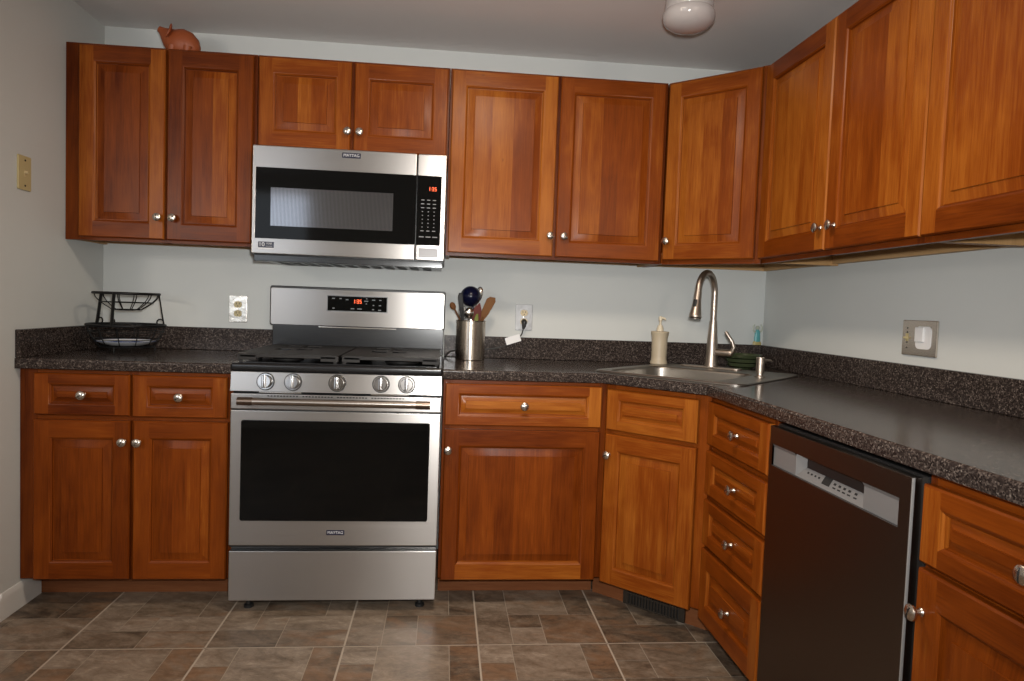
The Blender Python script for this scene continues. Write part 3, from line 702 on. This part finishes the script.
b = MB(); b.tube([(.075, -.738, .797), (.69, -.738, .797)], .0125, NICKEL_B, 18); b.build('handle', dr, 40)
hb = bpy.data.objects['handle.001'] if 'handle.001' in bpy.data.objects else bpy.data.objects['handle']
for a, c in ((.040, .092), (.668, .720)):
    b = MB(); b.tube([(a, -.738, .797), (c, -.738, .797)], .0145, POST, 18); m_ = (a+c)/2; b.box(m_-.012, m_+.012, -.735, -.683, .789, .805, POST, .003)
    b.build('handle_post', hb, 40)
b = MB()
for k in range(44):
    xx = .13+k*.0113
    if k in (10, 21, 32): continue
    b.box(xx, xx+.007, -.6848, -.680, .8085, .8125, DARK)
b.build('vent_slots', dr, 0)
b = MB(); b.prism(rrect(.066, .019, .003), 0, .0015, DARKB, M=FRONT(.384, -.6838, .306)); b.text('MAYTAG', .0150, FRONT(.384, -.6856, .306), LABELW, .95); b.build('badge', dr, 30)
# control panel, slightly tilted
b = MB(); M = Matrix(((0, 0, 1, 0), (1, 0, 0, 0), (0, 1, 0, 0), (0, 0, 0, 1)))
b.prism([(-.640, .8265), (-.690, .8265), (-.682, .897), (-.640, .900)], 0, .760, STEEL, .0015, M=M); cp = b.build('control_panel', t, 30)
for xa, xb in ((.10, .25), (.50, .64)): MB().box(xa, xb, -.686, -.66, .8205, .8255, CHROME, .001).build('trim_strip', cp, 30)
for xx in (.124, .221, .379, .537, .631):
    b = MB(); b.lathe([(0, -.001), (.0325, -.001), (.0325, .0015), (0, .0015)], BLKPL, 30, FRONT(0, 0, 0)); b.lathe([(0, 0), (.0305, 0), (.0305, .004), (.0285, .007), (.0240, .007), (.0235, .024), (.0215, .028), (0, .028)], KNOBM, 30, FRONT(0, 0, 0))
    b.box(-.0065, .0065, -.040, -.026, -.0230, .0230, KNOBM, .003)
    kb = b.build('burner_knob', cp, 40, loc=(xx, -.6870, .8635)); kb.rotation_euler = (-.11, 0, 0)
# cooktop
b = MB(); b.box(-.003, .7625, -.684, -.075, .8985, .928, BLK, .009, segs=3); b.box(.02, .74, -.655, -.09, .926, .931, BLK, .002); ct = b.build('cooktop', t, 30)
for i, (x_, y_, rr) in enumerate(((.16, -.50, .050), (.16, -.23, .040), (.38, -.37, .045), (.60, -.50, .055), (.60, -.23, .038))):
    MB().lathe([(0, 0), (rr+.012, 0), (rr+.010, .006), (rr, .008), (rr, .014), (rr-.006, .018), (0, .018)], IRON, 24).build('burner', ct, 40, loc=(x_, y_, .931))
for xa, xb, cx in ((.010, .376, .190), (.384, .750, .570)):
    b = MB(); zt, th, yf, yb = .961, .004, -.655, -.095
    hs = []
    for sx_ in (-1, 1):
        for cy, d_ in ((-.205, .048), (-.370, .055)):
            x_ = cx-.03+sx_*.040; w_ = .030
            hs.append([(x_-w_, cy-d_), (x_+w_, cy-d_), (x_+w_, cy+d_), (x_-w_, cy+d_)])
    ed = rounded([(xa, yf), (xb, yf), (xb, yb), (xa, yb)], .015)
    sheet(b, ed, hs, zt, IRON); sheet(b, ed, hs, zt-th, IRON, True)
    for lp in [ed]+hs:
        for i in range(len(lp)):
            p, q = lp[i], lp[(i+1) % len(lp)]; b.poly([(p[0], p[1], zt-th), (q[0], q[1], zt-th), (q[0], q[1], zt), (p[0], p[1], zt)], IRON)
    b.box(xa+.012, xb-.012, yf+.001, yf+.010, zt-.013, zt-th, IRON, .001)
    for x0_, x1_ in ((xa, xa+.07), (xb-.07, xb)): b.box(x0_+.004, x1_, yf+.001, yf+.014, zt-.024, zt-th, IRON, .002)
    for xx in (xa+.006, xb-.020):
        for yy in (yf+.004, (yf+yb)/2-.006, yb-.018): b.box(xx, xx+.014, yy, yy+.014, .9305, zt-th, IRON, .002)
    b.build('grate', ct, 30)
# backguard
b = MB(); b.box(-.003, .760, -.078, -.012, .929, 1.05, BLK, .004); b.prism(rrect(.782, .178, .010), 0, .055, BLKPL, .004, M=FRONT(.373, -.014, 1.134)); bg = b.build('backguard', t, 30)
b = MB(); b.prism(rrect(.772, .164, .009), 0, .006, STEEL, .002, M=FRONT(.373, -.0685, 1.131)); b.build('front_panel', bg, 30)
b = MB(); b.box(.20, .545, -.083, -.075, 1.040, 1.046, CHROME, .001); b.build('trim_strip', bg, 30)
b = MB(); b.prism(rrect(.272, .074, .003), 0, .001, SILVERP, M=FRONT(.368, -.0740, 1.152)); b.prism(rrect(.263, .066, .002), 0, .0012, BLKGLOSS, M=FRONT(.368, -.0750, 1.152))
for xx, zz, w_ in ((.262, 1.174, .012), (.293, 1.174, .010), (.322, 1.170, .012), (.263, 1.130, .010), (.347, 1.130, .016), (.378, 1.130, .020), (.407, 1.166, .018), (.409, 1.177, .006), (.408, 1.154, .006), (.440, 1.172, .014), (.470, 1.172, .010), (.440, 1.148, .007), (.469, 1.148, .010), (.439, 1.129, .009), (.468, 1.127, .013)):
    b.box(xx-w_/2, xx+w_/2, -.0768, -.0762, zz-.0022, zz+.0022, LABELG)
dp = b.build('control_display', bg, 30)
def digits(b, s, x, y, z, h, m, sx=.5):
    seg = {'0': 'abcdef', '1': 'bc', '3': 'abgcd', '5': 'afgcd', '2': 'abged', '4': 'fgbc', '6': 'afgedc', '7': 'abc', '8': 'abcdefg', '9': 'abcdfg'}
    w = h*sx; th = h*.13
    for ch in s:
        if ch == ':':
            for q in (.3, .7): b.box(x, x+th, y-.0006, y, z+h*q-th/2, z+h*q+th/2, m)
            x += th*2.2; continue
        R = {'a': (0, w, h-th, h), 'g': (0, w, h/2-th/2, h/2+th/2), 'd': (0, w, 0, th), 'f': (0, th, h/2, h), 'e': (0, th, 0, h/2), 'b': (w-th, w, h/2, h), 'c': (w-th, w, 0, h/2)}
        for k in seg[ch]: p = R[k]; b.box(x+p[0], x+p[1], y-.0006, y, z+p[2], z+p[3], m)
        x += w+th*1.6
b = MB(); digits(b, '1:35', .348, -.0764, 1.1545, .0175, LED); b.build('clock_digits', dp, 0)['label'] = 'glowing red digits'

# ------------------------------------------------------------------ microwave
t = thing('microwave', 'stainless over-the-range microwave under the short wall cabinet', 'microwave', (0, 0, 1.335))
b = MB(); b.box(-.008, .757, -.385, -.004, .0, .4335, BLKPL, .003); b.box(.02, .745, -.360, -.02, -.018, 0, BLK, .002)
for k in range(12): xx = .06+k*.055; b.box(xx, xx+.035, -.33, -.06, -.0195, -.0175, IRON)
b.build('body', t, 30)
b = MB(); b.box(.0, .750, -.392, -.36, -.022, .003, BLK, .002)
for k in range(46): xx = .03+k*.0152; b.box(xx, xx+.007, -.3935, -.390, -.016, -.003, BLK)
b.build('vent_grille', t, 30)
z = -1.335
b = MB(); b.box(-.008, .637, -.410, -.3855, .006, .4335, STEEL, .005); dr = b.build('door', t, 30)
b = MB(); b.box(.007, .6365, -.4125, -.409, 1.402+z, 1.682+z, BLKGLOSS, .0012); gl = b.build('door_glass', dr, 30)
b = MB(); b.box(.066, .546, -.4132, -.4123, 1.453+z, 1.604+z, SCREEN); b.build('window_screen', gl, 0)
b = MB(); b.box(.0035, .0072, -.4122, -.4095, 1.400+z, 1.690+z, STEEL, .001); b.build('glass_trim', dr, 30)
b = MB(); b.prism(rrect(.074, .021, .003), 0, .0015, DARKB, M=FRONT(.376, -.4098, 1.7455+z)); b.text('MAYTAG', .0165, FRONT(.376, -.4116, 1.7455+z), LABELW, .95); b.build('badge', dr, 30)
b = MB(); b.box(.020, .081, -.4106, -.4098, 1.3620+z, 1.389+z, DARKB); b.box(.020, .081, -.4108, -.4100, 1.3600+z, 1.3650+z, LABELW)
b.text('10', .022, FRONT(.0335, -.4112, 1.3775+z), LABELW, 1.1); b.text('YEAR', .0095, FRONT(.062, -.4112, 1.3815+z), LABELW, 1.0)
b.box(.050, .074, -.4109, -.4103, 1.3700+z, 1.3725+z, LABELG); b.build('sticker', dr, 0)['label'] = 'small navy and white sticker reading 10 year'
b = MB(); b.box(.640, .757, -.410, -.3855, .006, .4335, STEEL, .005); cp = b.build('control_panel', t, 30)
b = MB(); b.box(.6405, .738, -.4125, -.409, 1.402+z, 1.682+z, BLKGLOSS, .0012)
for r_ in range(9):
    for c_ in range(3):
        xx = .664+c_*.0235; zz = 1.584-r_*.0155; hw = .0065 if r_ < 3 or r_ == 8 else .0022
        b.box(xx-hw, xx+hw, -.4131, -.4124, zz-.0016+z, zz+.0016+z, LABELG)
for xx in (.662, .689, .716): b.box(xx-.010, xx+.010, -.4131, -.4124, 1.434+z, 1.4375+z, LABELG)
kp = b.build('keypad', cp, 30)
b = MB(); digits(b, '1:35', .684, -.4128, 1.6215+z, .0155, LED); b.build('clock_digits', kp, 0)['label'] = 'glowing red digits'
b = MB(); b.box(.653, .731, -.4125, -.409, 1.353+z, 1.391+z, SILVERP, .0015); b.build('door_release', cp, 30)

# ------------------------------------------------------------------ dishwasher
t = thing('dishwasher', 'dark bronze stainless dishwasher with silver recessed handle strip', 'dishwasher', (XR, -1.4065, 0), RR)   # local x 0..0.606, front -y
yf = -(XR-1.6885); b = MB(); b.box(.004, .6115, -.6125, -.03, .012, .868, BLKPL, .002); b.box(.004, .598, yf+.027, -.6, .112, .860, BLKPL); b.box(.01, .596, yf+.09, yf+.10, .0, .105, BLKPL); b.build('body', t, 30)  # black body widened to paint in the shade beside the next cabinet
b = MB(); zA, zB = .753, .812; xa, xb = .018, .560
b.box(.002, .594, yf, yf+.03, .112, zA, BROWNST, .002); b.box(.002, .594, yf, yf+.03, zB, .862, BROWNST, .002)
b.box(.002, xa, yf, yf+.03, zA-.002, zB+.002, BROWNST); b.box(xb, .594, yf, yf+.03, zA-.002, zB+.002, BROWNST)
dr = b.build('door', t, 30)
b = MB(); b.box(.5942, .5975, yf-.0006, yf+.005, .112, .862, mat('bright_edge', (.27, .265, .26), .35, .2), .0008); b.build('edge_trim', dr, 30)['label'] = 'bright silver side edge of the door'
# handle strip: shallow frame with a deeper pocket holding the controls
b = MB(); pk0, pk1, rec, dpth = .140, .435, .006, .024
def quad(*p): b.poly(p, SILVERP)
y1, y2 = yf+rec, yf+dpth
for a, c in ((xa, pk0), (pk1, xb)): quad((a, y1, zA), (c, y1, zA), (c, y1, zB-.008), (a, y1, zB-.008)); quad((a, y1, zB-.008), (c, y1, zB-.008), (c, yf+.001, zB), (a, yf+.001, zB))
quad((pk0, y1, zA), (pk1, y1, zA), (pk1-.01, y2, zA+.030), (pk0+.03, y2, zA+.030))
quad((pk0+.03, y2, zA+.030), (pk1-.01, y2, zA+.030), (pk1-.01, y2, zB), (pk0+.03, y2, zB))
quad((pk0, y1, zA), (pk0+.03, y2, zA+.030), (pk0+.03, y2, zB), (pk0, y1, zB)); quad((pk1, y1, zA), (pk1, y1, zB), (pk1-.01, y2, zB), (pk1-.01, y2, zA+.030))
quad((xa, yf, zA), (xb, yf, zA), (xb, y1, zA), (xa, y1, zA)); quad((xa, yf, zB), (xa, yf, zA), (xa, y1, zA), (xa, y1, zB)); quad((xb, yf, zA), (xb, yf, zB), (xb, y1, zB), (xb, y1, zA))
st = b.build('handle_strip', dr, 0); st['label'] = 'silver recessed handle strip with controls'
b = MB()
def onslope(u, v): return Vector((u, y1+(y2-y1)*v-.0008, zA+.030*v))
def chip(u, v, w, h, m):
    b.poly([onslope(u-w/2, v-h/2), onslope(u+w/2, v-h/2), onslope(u+w/2, v+h/2), onslope(u-w/2, v+h/2)], m)
chip(.272, .62, .034, .62, DARK)
for u in (.185, .202, .219, .236): chip(u, .6, .008, .14, DARK)
for u in (.305, .325, .345, .365, .390): chip(u, .65, .010, .16, DARK); chip(u+.004, .38, .012, .10, DARK)
b.build('control_print', st, 0)

# ------------------------------------------------------------------ wall plates
def plate(b, w, h, m, th=.006): b.prism(rrect(w, h, .004), 0, th, m, .0018, M=FRONT(0, 0, 0))
def duplex(name, label, loc, pm, sm, rot=0):
    t = thing(name, label, 'wall outlet', loc, rot, 'duplex outlets on the back wall')
    b = MB(); plate(b, .080, .122, pm); b.build('cover_plate', t, 30)
    for s in (-1, 1):
        b = MB(); b.prism(rrect(.034, .029, .012), 0, .003, sm, .001, M=FRONT(0, -.006, s*.0205))
        for q in (-.0065, .0065): b.box(q-.0012, q+.0012, -.0098, -.0088, s*.0205, s*.0205+.009, BLKPL)
        b.lathe([(0, 0), (.0026, 0), (.0026, .0008), (0, .0008)], BLKPL, 10, FRONT(0, -.009, s*.0205-.007)); b.build('socket', t, 30)
    b = MB(); b.lathe([(0, 0), (.003, 0), (.0025, .0012), (0, .0015)], NICKEL, 10, FRONT(0, -.006, 0)); b.build('screw', t, 30)
    return t
duplex('wall_outlet', 'chrome wall outlet with nothing plugged in, left of the range', (-.170, 0, 1.110), TARNISH, IVORY)
duplex('wall_outlet', 'pale metal wall outlet with black plug, right of utensil crock', (1.140, 0, 1.117), STAMPED, ALMOND)
# double plate on the right wall
t = thing('switch_plate', 'square chrome double wall plate on the right wall above the counter', 'wall plate', (XR, -1.132, 1.112), RR)
b = MB(); b.prism(rrect(.165, .117, .004), 0, .008, NICKEL, .0025, M=FRONT(0, 0, 0)); pl = b.build('cover_plate', t, 30)
b = MB(); b.prism(rrect(.074, .074, .016), 0, .0022, WHITE, .0008, M=FRONT(.024, -.0078, .002)); rk = b.build('rocker_surround', t, 30)
b = MB(); b.box(-.010, .030, -.017, -.0095, -.012, .036, WHITE, .003); b.build('rocker', rk, 30)
b = MB(); b.box(-.064, -.050, -.0095, -.0078, -.012, .014, IVORY, .001); b.box(-.060, -.052, -.020, -.009, -.004, .003, IVORY, .001); b.build('toggle', t, 30)
for zz in (.032, .018, -.016, -.034): MB().lathe([(0, 0), (.003, 0), (.0025, .0012), (0, .0015)], IRON, 10, FRONT(-.057, -.0078, zz)).build('screw', t, 30)
# light switch on the left wall
t = thing('light_switch', 'ivory toggle light switch on the left wall', 'light switch', (XL, -.590, 1.582), PI/2)
b = MB(); b.prism(rrect(.076, .122, .004), 0, .007, IVORY, .002, M=FRONT(0, 0, 0)); b.build('cover_plate', t, 30)
b = MB(); b.box(-.005, .005, -.008, -.006, -.012, .012, ALMOND, .0008); b.box(-.004, .004, -.018, -.006, -.002, .008, ALMOND, .001); b.build('toggle', t, 30)
for zz in (-.045, .045): MB().lathe([(0, 0), (.004, 0), (.0035, .0014), (0, .0018)], IRON, 12, FRONT(0, -.0068, zz)).build('screw', t, 30)

# ------------------------------------------------------------------ ceiling lamp
t = thing('ceiling_lamp', 'white opal glass mushroom ceiling lamp, switched off', 'ceiling lamp', (1.592, -.83, H))
b = MB(); b.lathe([(0, 0), (.092, 0), (.094, -.010), (.090, -.028), (.084, -.036), (0, -.036)], TRIM, 32); b.build('base', t, 40)
b = MB(); b.lathe([(.084, -.034), (.084, -.050), (.0845, -.090), (.0850, -.097), (.0832, -.0985), (.0840, -.1005), (.0885, -.106), (.0908, -.115), (.0908, -.122), (.088, -.134), (.079, -.147), (.062, -.158), (.040, -.165), (.018, -.168), (0, -.1685)], GLOBE, 40); b.build('globe', t, 60)
b = MB(); b.lathe([(0, 0), (.004, 0), (.006, .004), (.006, .010), (0, .012)], TRIM, 10, Matrix.Translation((.075, -.01, -.072)) @ Matrix.Rotation(PI/2, 4, 'Y')); b.build('thumb_screw', t, 40)

# ------------------------------------------------------------------ two-tier wire basket and plate
BX, BY = -.552, -.235
t = thing('fruit_basket', 'black wire two-tier fruit basket on the left counter', 'basket', (BX, BY, ZC))
def circ(r, z, n=40): return [(r*math.cos(2*PI*k/n), r*math.sin(2*PI*k/n), z) for k in range(n)]
def tier(name, rt_, rb_, zt_, zb_, thick, mids):
    b = MB(); b.tube(circ(rt_, zt_), thick, WIRE, 8, True); b.tube(circ(rb_, zb_), .0025, WIRE, 6, True); b.tube(circ(rb_*.45, zb_-.002), .002, WIRE, 6, True)
    def rad(f): return rb_+(rt_-rb_)*math.sin(f*PI/2)
    for f in mids: b.tube(circ(rad(f), zb_+(zt_-zb_)*f), .002, WIRE, 6, True)
    for k in range(12):
        a = 2*PI*(k+.35)/12; c, s = math.cos(a), math.sin(a)
        b.tube([(0, 0, zb_-.002), (rb_*.5*c, rb_*.5*s, zb_-.002)]+[(rad(f)*c, rad(f)*s, zb_+(zt_-zb_)*f) for f in (0, .25, .5, .75, 1)], .002, WIRE, 6)
    return b.build(name, t, 50)
tier('upper_basket', .122, .055, .243, .176, .0055, (.45,))
tier('lower_basket', .145, .100, .112, .022, .0055, (.35, .7))
for a, th in ((.15, .0035), (2.85, .0075), (4.75, .0075)):
    b = MB(); c, s = math.cos(a), math.sin(a)
    P = lambda r, z: (r*c, r*s, z)
    b.tube([P(.122, .243), P(.127, .215), P(.134, .165), P(.142, .120), P(.145, .108)], [(th*1.4, th*.7)]*5, WIRE, 8)
    b.tube([P(.140, .118)]+[P(.128+.013*math.cos(q), .126+.013*math.sin(q)) for q in [k*PI/6 for k in range(-1, 9)]], .003, WIRE, 8)
    b.build('scroll_bracket', t, 50)
for k in range(3):
    b = MB(); a = 2*PI*k/3+.5; c, s = math.cos(a), math.sin(a); b.tube([(.105*c, .105*s, .022), (.108*c, .108*s, .008), (.104*c, .104*s, .0025)], .0025, WIRE, 6); b.ball((.104*c, .104*s, .004), .004, WIRE, u=10, v=6)
    b.build('foot', t, 50)
b = MB(); b.lathe([(0, .001), (.072, .001), (.076, .004), (.104, .012), (.126, .024), (.1265, .026), (.124, .026), (.100, .016), (.074, .008), (0, .007)], CHINA, 40); b.lathe([(.1268, .0245), (.1272, .027), (.1225, .0268)], BLUE, 40)
b.lathe([(.090, .0132), (.098, .0162)], BLUE, 40)
pl_ = b.build('plate', loc=(BX, BY, ZC+.0262)); pl_.scale = (.89, .89, .8)
tag(pl_, 'white and blue china plate lying in the lower wire basket', 'plate')

# ------------------------------------------------------------------ terracotta pig on the cabinet
t = thing('pig_figure', 'terracotta animal figure with raised snout on top of the left cabinet', 'figurine', (-.370, -.185, ZU1)); t.scale = (.92, .92, .94)
b = MB(); base_z = 0
sp = [((.074, .030), .012), ((.070, .036), .030), ((.055, .048), .050), ((.030, .062), .064), ((.002, .070), .066), ((-.024, .080), .058), ((-.042, .092), .046), ((-.060, .106), .032), ((-.074, .117), .021), ((-.086, .125), .0145), ((-.092, .128), .0135), ((-.094, .129), .004)]
b.tube([(x, 0, z_) for (x, z_), r in sp], [(r*.82, r) for _, r in sp], TERRA, 20, flat=(0, 0, 1))
for xx, yy in ((.045, -.034), (.045, .034), (-.022, -.032), (-.022, .032)): b.tube([(xx, yy, .05), (xx*1.0-.004, yy, .02), (xx-.006, yy, .0005)], [.020, .015, .016], TERRA, 12)
b.build('body', t, 70)
for s in (-1, 1):
    b = MB(); b.tube([(-.030, s*.030, .128), (-.024, s*.043, .120), (-.026, s*.052, .102), (-.040, s*.056, .078)], [(.004, .010), (.006, .024), (.006, .020), (.003, .004)], TERRA, 12); b.build('ear', t, 70)

# ------------------------------------------------------------------ utensil crock and utensils
UX, UY = .886, -.135
o = MB().lathe([(0, 0), (.064, 0), (.066, .003), (.066, .172), (.0675, .174), (.0675, .177), (.063, .178), (.0625, .174), (.0625, .008), (0, .008)], CROCKST, 40).build('utensil_crock', loc=(UX, UY, ZC+.0003))
tag(o, 'brushed steel utensil crock on the counter right of the range', 'crock')
def utensil(name, label, p0, p1, r0, r1, hm):
    p0 = Vector(p0)+Vector((UX, UY, ZC+.012)); p1 = Vector(p1)+Vector((UX, UY, ZC)); t = thing(name, label, 'utensil', tuple(p0), 0, 'kitchen utensils in the steel crock')
    v = p1-p0; b = MB(); b.tube([(0, 0, 0), v*.5, v], [r0, (r0+r1)/2, r1], hm, 10, grain=v); b.build('utensil_handle', t, 50)
    return t, v
def frame(v, p, n):     # local z along v, y towards n
    z_ = v.normalized(); x_ = Vector(n).cross(z_).normalized(); y_ = z_.cross(x_)
    return Matrix(((x_.x, y_.x, z_.x, p.x), (x_.y, y_.y, z_.y, p.y), (x_.z, y_.z, z_.z, p.z), (0, 0, 0, 1)))
def blade(t, v, name, pts, th, m, n=(0, -1, 0), back=.01, tone=.5):
    """outline in (lateral, along) metres"""
    b = MB(); F = frame(v, v-v.normalized()*back, n) @ Matrix.Rotation(PI/2, 4, 'X') @ Matrix.Translation((0, 0, -th/2))
    b.prism(pts, 0, th, m, th*.3, M=F, grain=v, tone=tone); return b.build(name, t, 50)
# navy ladle: round back of the bowl faces the room
t, v = utensil('ladle', 'navy blue ladle standing highest in the steel crock', (.012, .0, 0), (.004, .0, .255), .005, .006, NAVY)
b = MB(); M = frame(v, v+Vector((0, -.012, .030)), (0, -1, .15))
b.lathe([(.0, .030), (.012, .0285), (.024, .021), (.032, .008), (.0345, -.004), (.0330, -.004), (.030, .006), (.022, .018), (0, .026)], NAVY, 26, Matrix.Translation((-.010, 0, .0)) @ M @ Matrix.Rotation(-PI/2, 4, 'X') @ Matrix.Scale(1.34, 4)); b.build('ladle_bowl', t, 60)
# grey spatula leaning left
t, v = utensil('spatula', 'dark grey flat spatula leaning left in the steel crock', (-.022, -.036, 0), (-.047, -.040, .235), .005, .006, GREY)
blade(t, v, 'spatula_blade', [(-.008, -.05), (.008, -.05), (.0105, .0), (.0105, .06), (.006, .074), (-.006, .074), (-.0105, .06), (-.0105, .0)], .006, GREY)
# wooden spoon, far left
t, v = utensil('wooden_spoon', 'wooden spoon leaning far left in the steel crock', (.042, .027, 0), (-.076, .027, .225), .0045, .0045, SPOON)
b = MB(); b.ball(v+v.normalized()*.016, (.013, .007, .019), SPOON, M=frame(v, Vector(), (0, -1, 0)).to_3x3().to_4x4()); b.build('spoon_head', t, 60)
# steel ladle, low
t, v = utensil('steel_ladle', 'polished steel ladle low in front of the navy ladle', (.0, -.034, 0), (-.012, -.050, .190), .004, .004, CHROME)
b = MB(); b.ball(v+Vector((0, -.002, .022)), (.022, .016, .024), CHROME); b.build('ladle_bowl', t, 60)
# steel spoon, tall
t, v = utensil('serving_spoon', 'tall steel serving spoon behind the navy ladle', (-.010, .041, 0), (.030, .041, .270), .004, .004, CHROME)
b = MB(); b.ball(v+v.normalized()*.028, (.017, .006, .034), CHROME, M=frame(v, Vector(), (0, -1, 0)).to_3x3().to_4x4()); b.build('spoon_bowl', t, 60)
# whisk
t, v = utensil('whisk', 'small steel wire whisk at the left rim of the steel crock', (-.020, -.012, 0), (-.036, -.012, .182), .005, .004, CHROME)
b = MB(); F = frame(v, v, (0, -1, 0))
for k in range(5):
    a = PI*k/5; b.tube([F @ Vector((.020*math.sin(q)*math.cos(a), .020*math.sin(q)*math.sin(a), .030-.030*math.cos(q))) for q in [PI*j/8 for j in range(0, 9)]]+[F @ Vector((-.020*math.sin(q)*math.cos(a), -.020*math.sin(q)*math.sin(a), .030-.030*math.cos(q))) for q in [PI*j/8 for j in range(7, 0, -1)]], .0012, CHROME, 6)
b.build('whisk_wires', t, 60)
# red and lime spatulas
t, v = utensil('spatula', 'dark red silicone spatula in the middle of the crock', (.0, -.022, 0), (.022, -.034, .185), .005, .005, SPOON)
blade(t, v, 'spatula_blade', [(-.014, -.02), (.018, -.02), (.024, .030), (.018, .060), (-.004, .085), (-.016, .055), (-.018, .02)], .008, RED)
t, v = utensil('spatula', 'lime green silicone spatula in front of the red one', (.010, -.048, 0), (.020, -.050, .170), .005, .005, SPOON)
blade(t, v, 'spatula_blade', [(-.008, 0), (.008, 0), (.009, .030), (.003, .046), (-.006, .050), (-.009, .025)], .007, GREEN)
# wooden turner leaning right
t, v = utensil('wooden_turner', 'wooden turner leaning right in the steel crock', (-.030, .016, 0), (.054, .014, .195), .0055, .006, SPOON)
blade(t, v, 'turner_blade', [(-.008, -.01), (.008, -.01), (.018, .030), (.022, .090), (.012, .106), (-.012, .112), (-.020, .095), (-.016, .030)], .007, SPOON, tone=.6)
for p in bpy.data.objects['turner_blade'].data.polygons: pass

# ------------------------------------------------------------------ power cord with tag
t = thing('power_cord', 'black power cord plugged into the outlet beside the crock', 'power cord', (1.140, -.012, 1.0965))
b = MB(); b.tube([(0, .003, 0), (0, -.012, -.001), (0, -.020, -.004), (-.002, -.022, -.022), (-.004, -.022, -.034)], [.0135, .0135, .013, .009, .005], BLKPL, 12); b.build('plug', t, 50)
def sm(pts, n=6):
    P = [Vector(p) for p in pts]; out = []
    for i in range(len(P)-1):
        a, p, q, c = P[max(i-1, 0)], P[i], P[i+1], P[min(i+2, len(P)-1)]
        for j in range(n):
            u = j/n; out.append(.5*((2*p)+(q-a)*u+(2*a-5*p+4*q-c)*u*u+(3*p-a-3*q+c)*u**3))
    return out+[P[-1]]
W0 = Vector((1.140, -.012, 1.0965))
b = MB(); b.tube([Vector(p)-W0 for p in sm([(1.136, -.034, 1.064), (1.126, -.036, 1.034), (1.100, -.038, 1.012), (1.068, -.040, .988), (1.020, -.040, .972), (.955, -.038, .962), (.880, -.038, .958), (.820, -.040, .952), (.790, -.050, .942), (.775, -.075, .928), (.7725, -.11, .9235)])], .0032, BLKPL, 8); b.build('cord', t, 50)
b = MB(); b.prism(rrect(.072, .034, .004), -.0007, .0007, WHITE, M=Matrix.Translation(Vector((1.088, -.043, 1.012))-W0) @ Matrix.Rotation(.32, 4, (0, -1, 0)) @ Matrix.Rotation(PI/2, 4, 'X')); b.build('cord_tag', t, 30)['label'] = 'white paper tag on the cord'
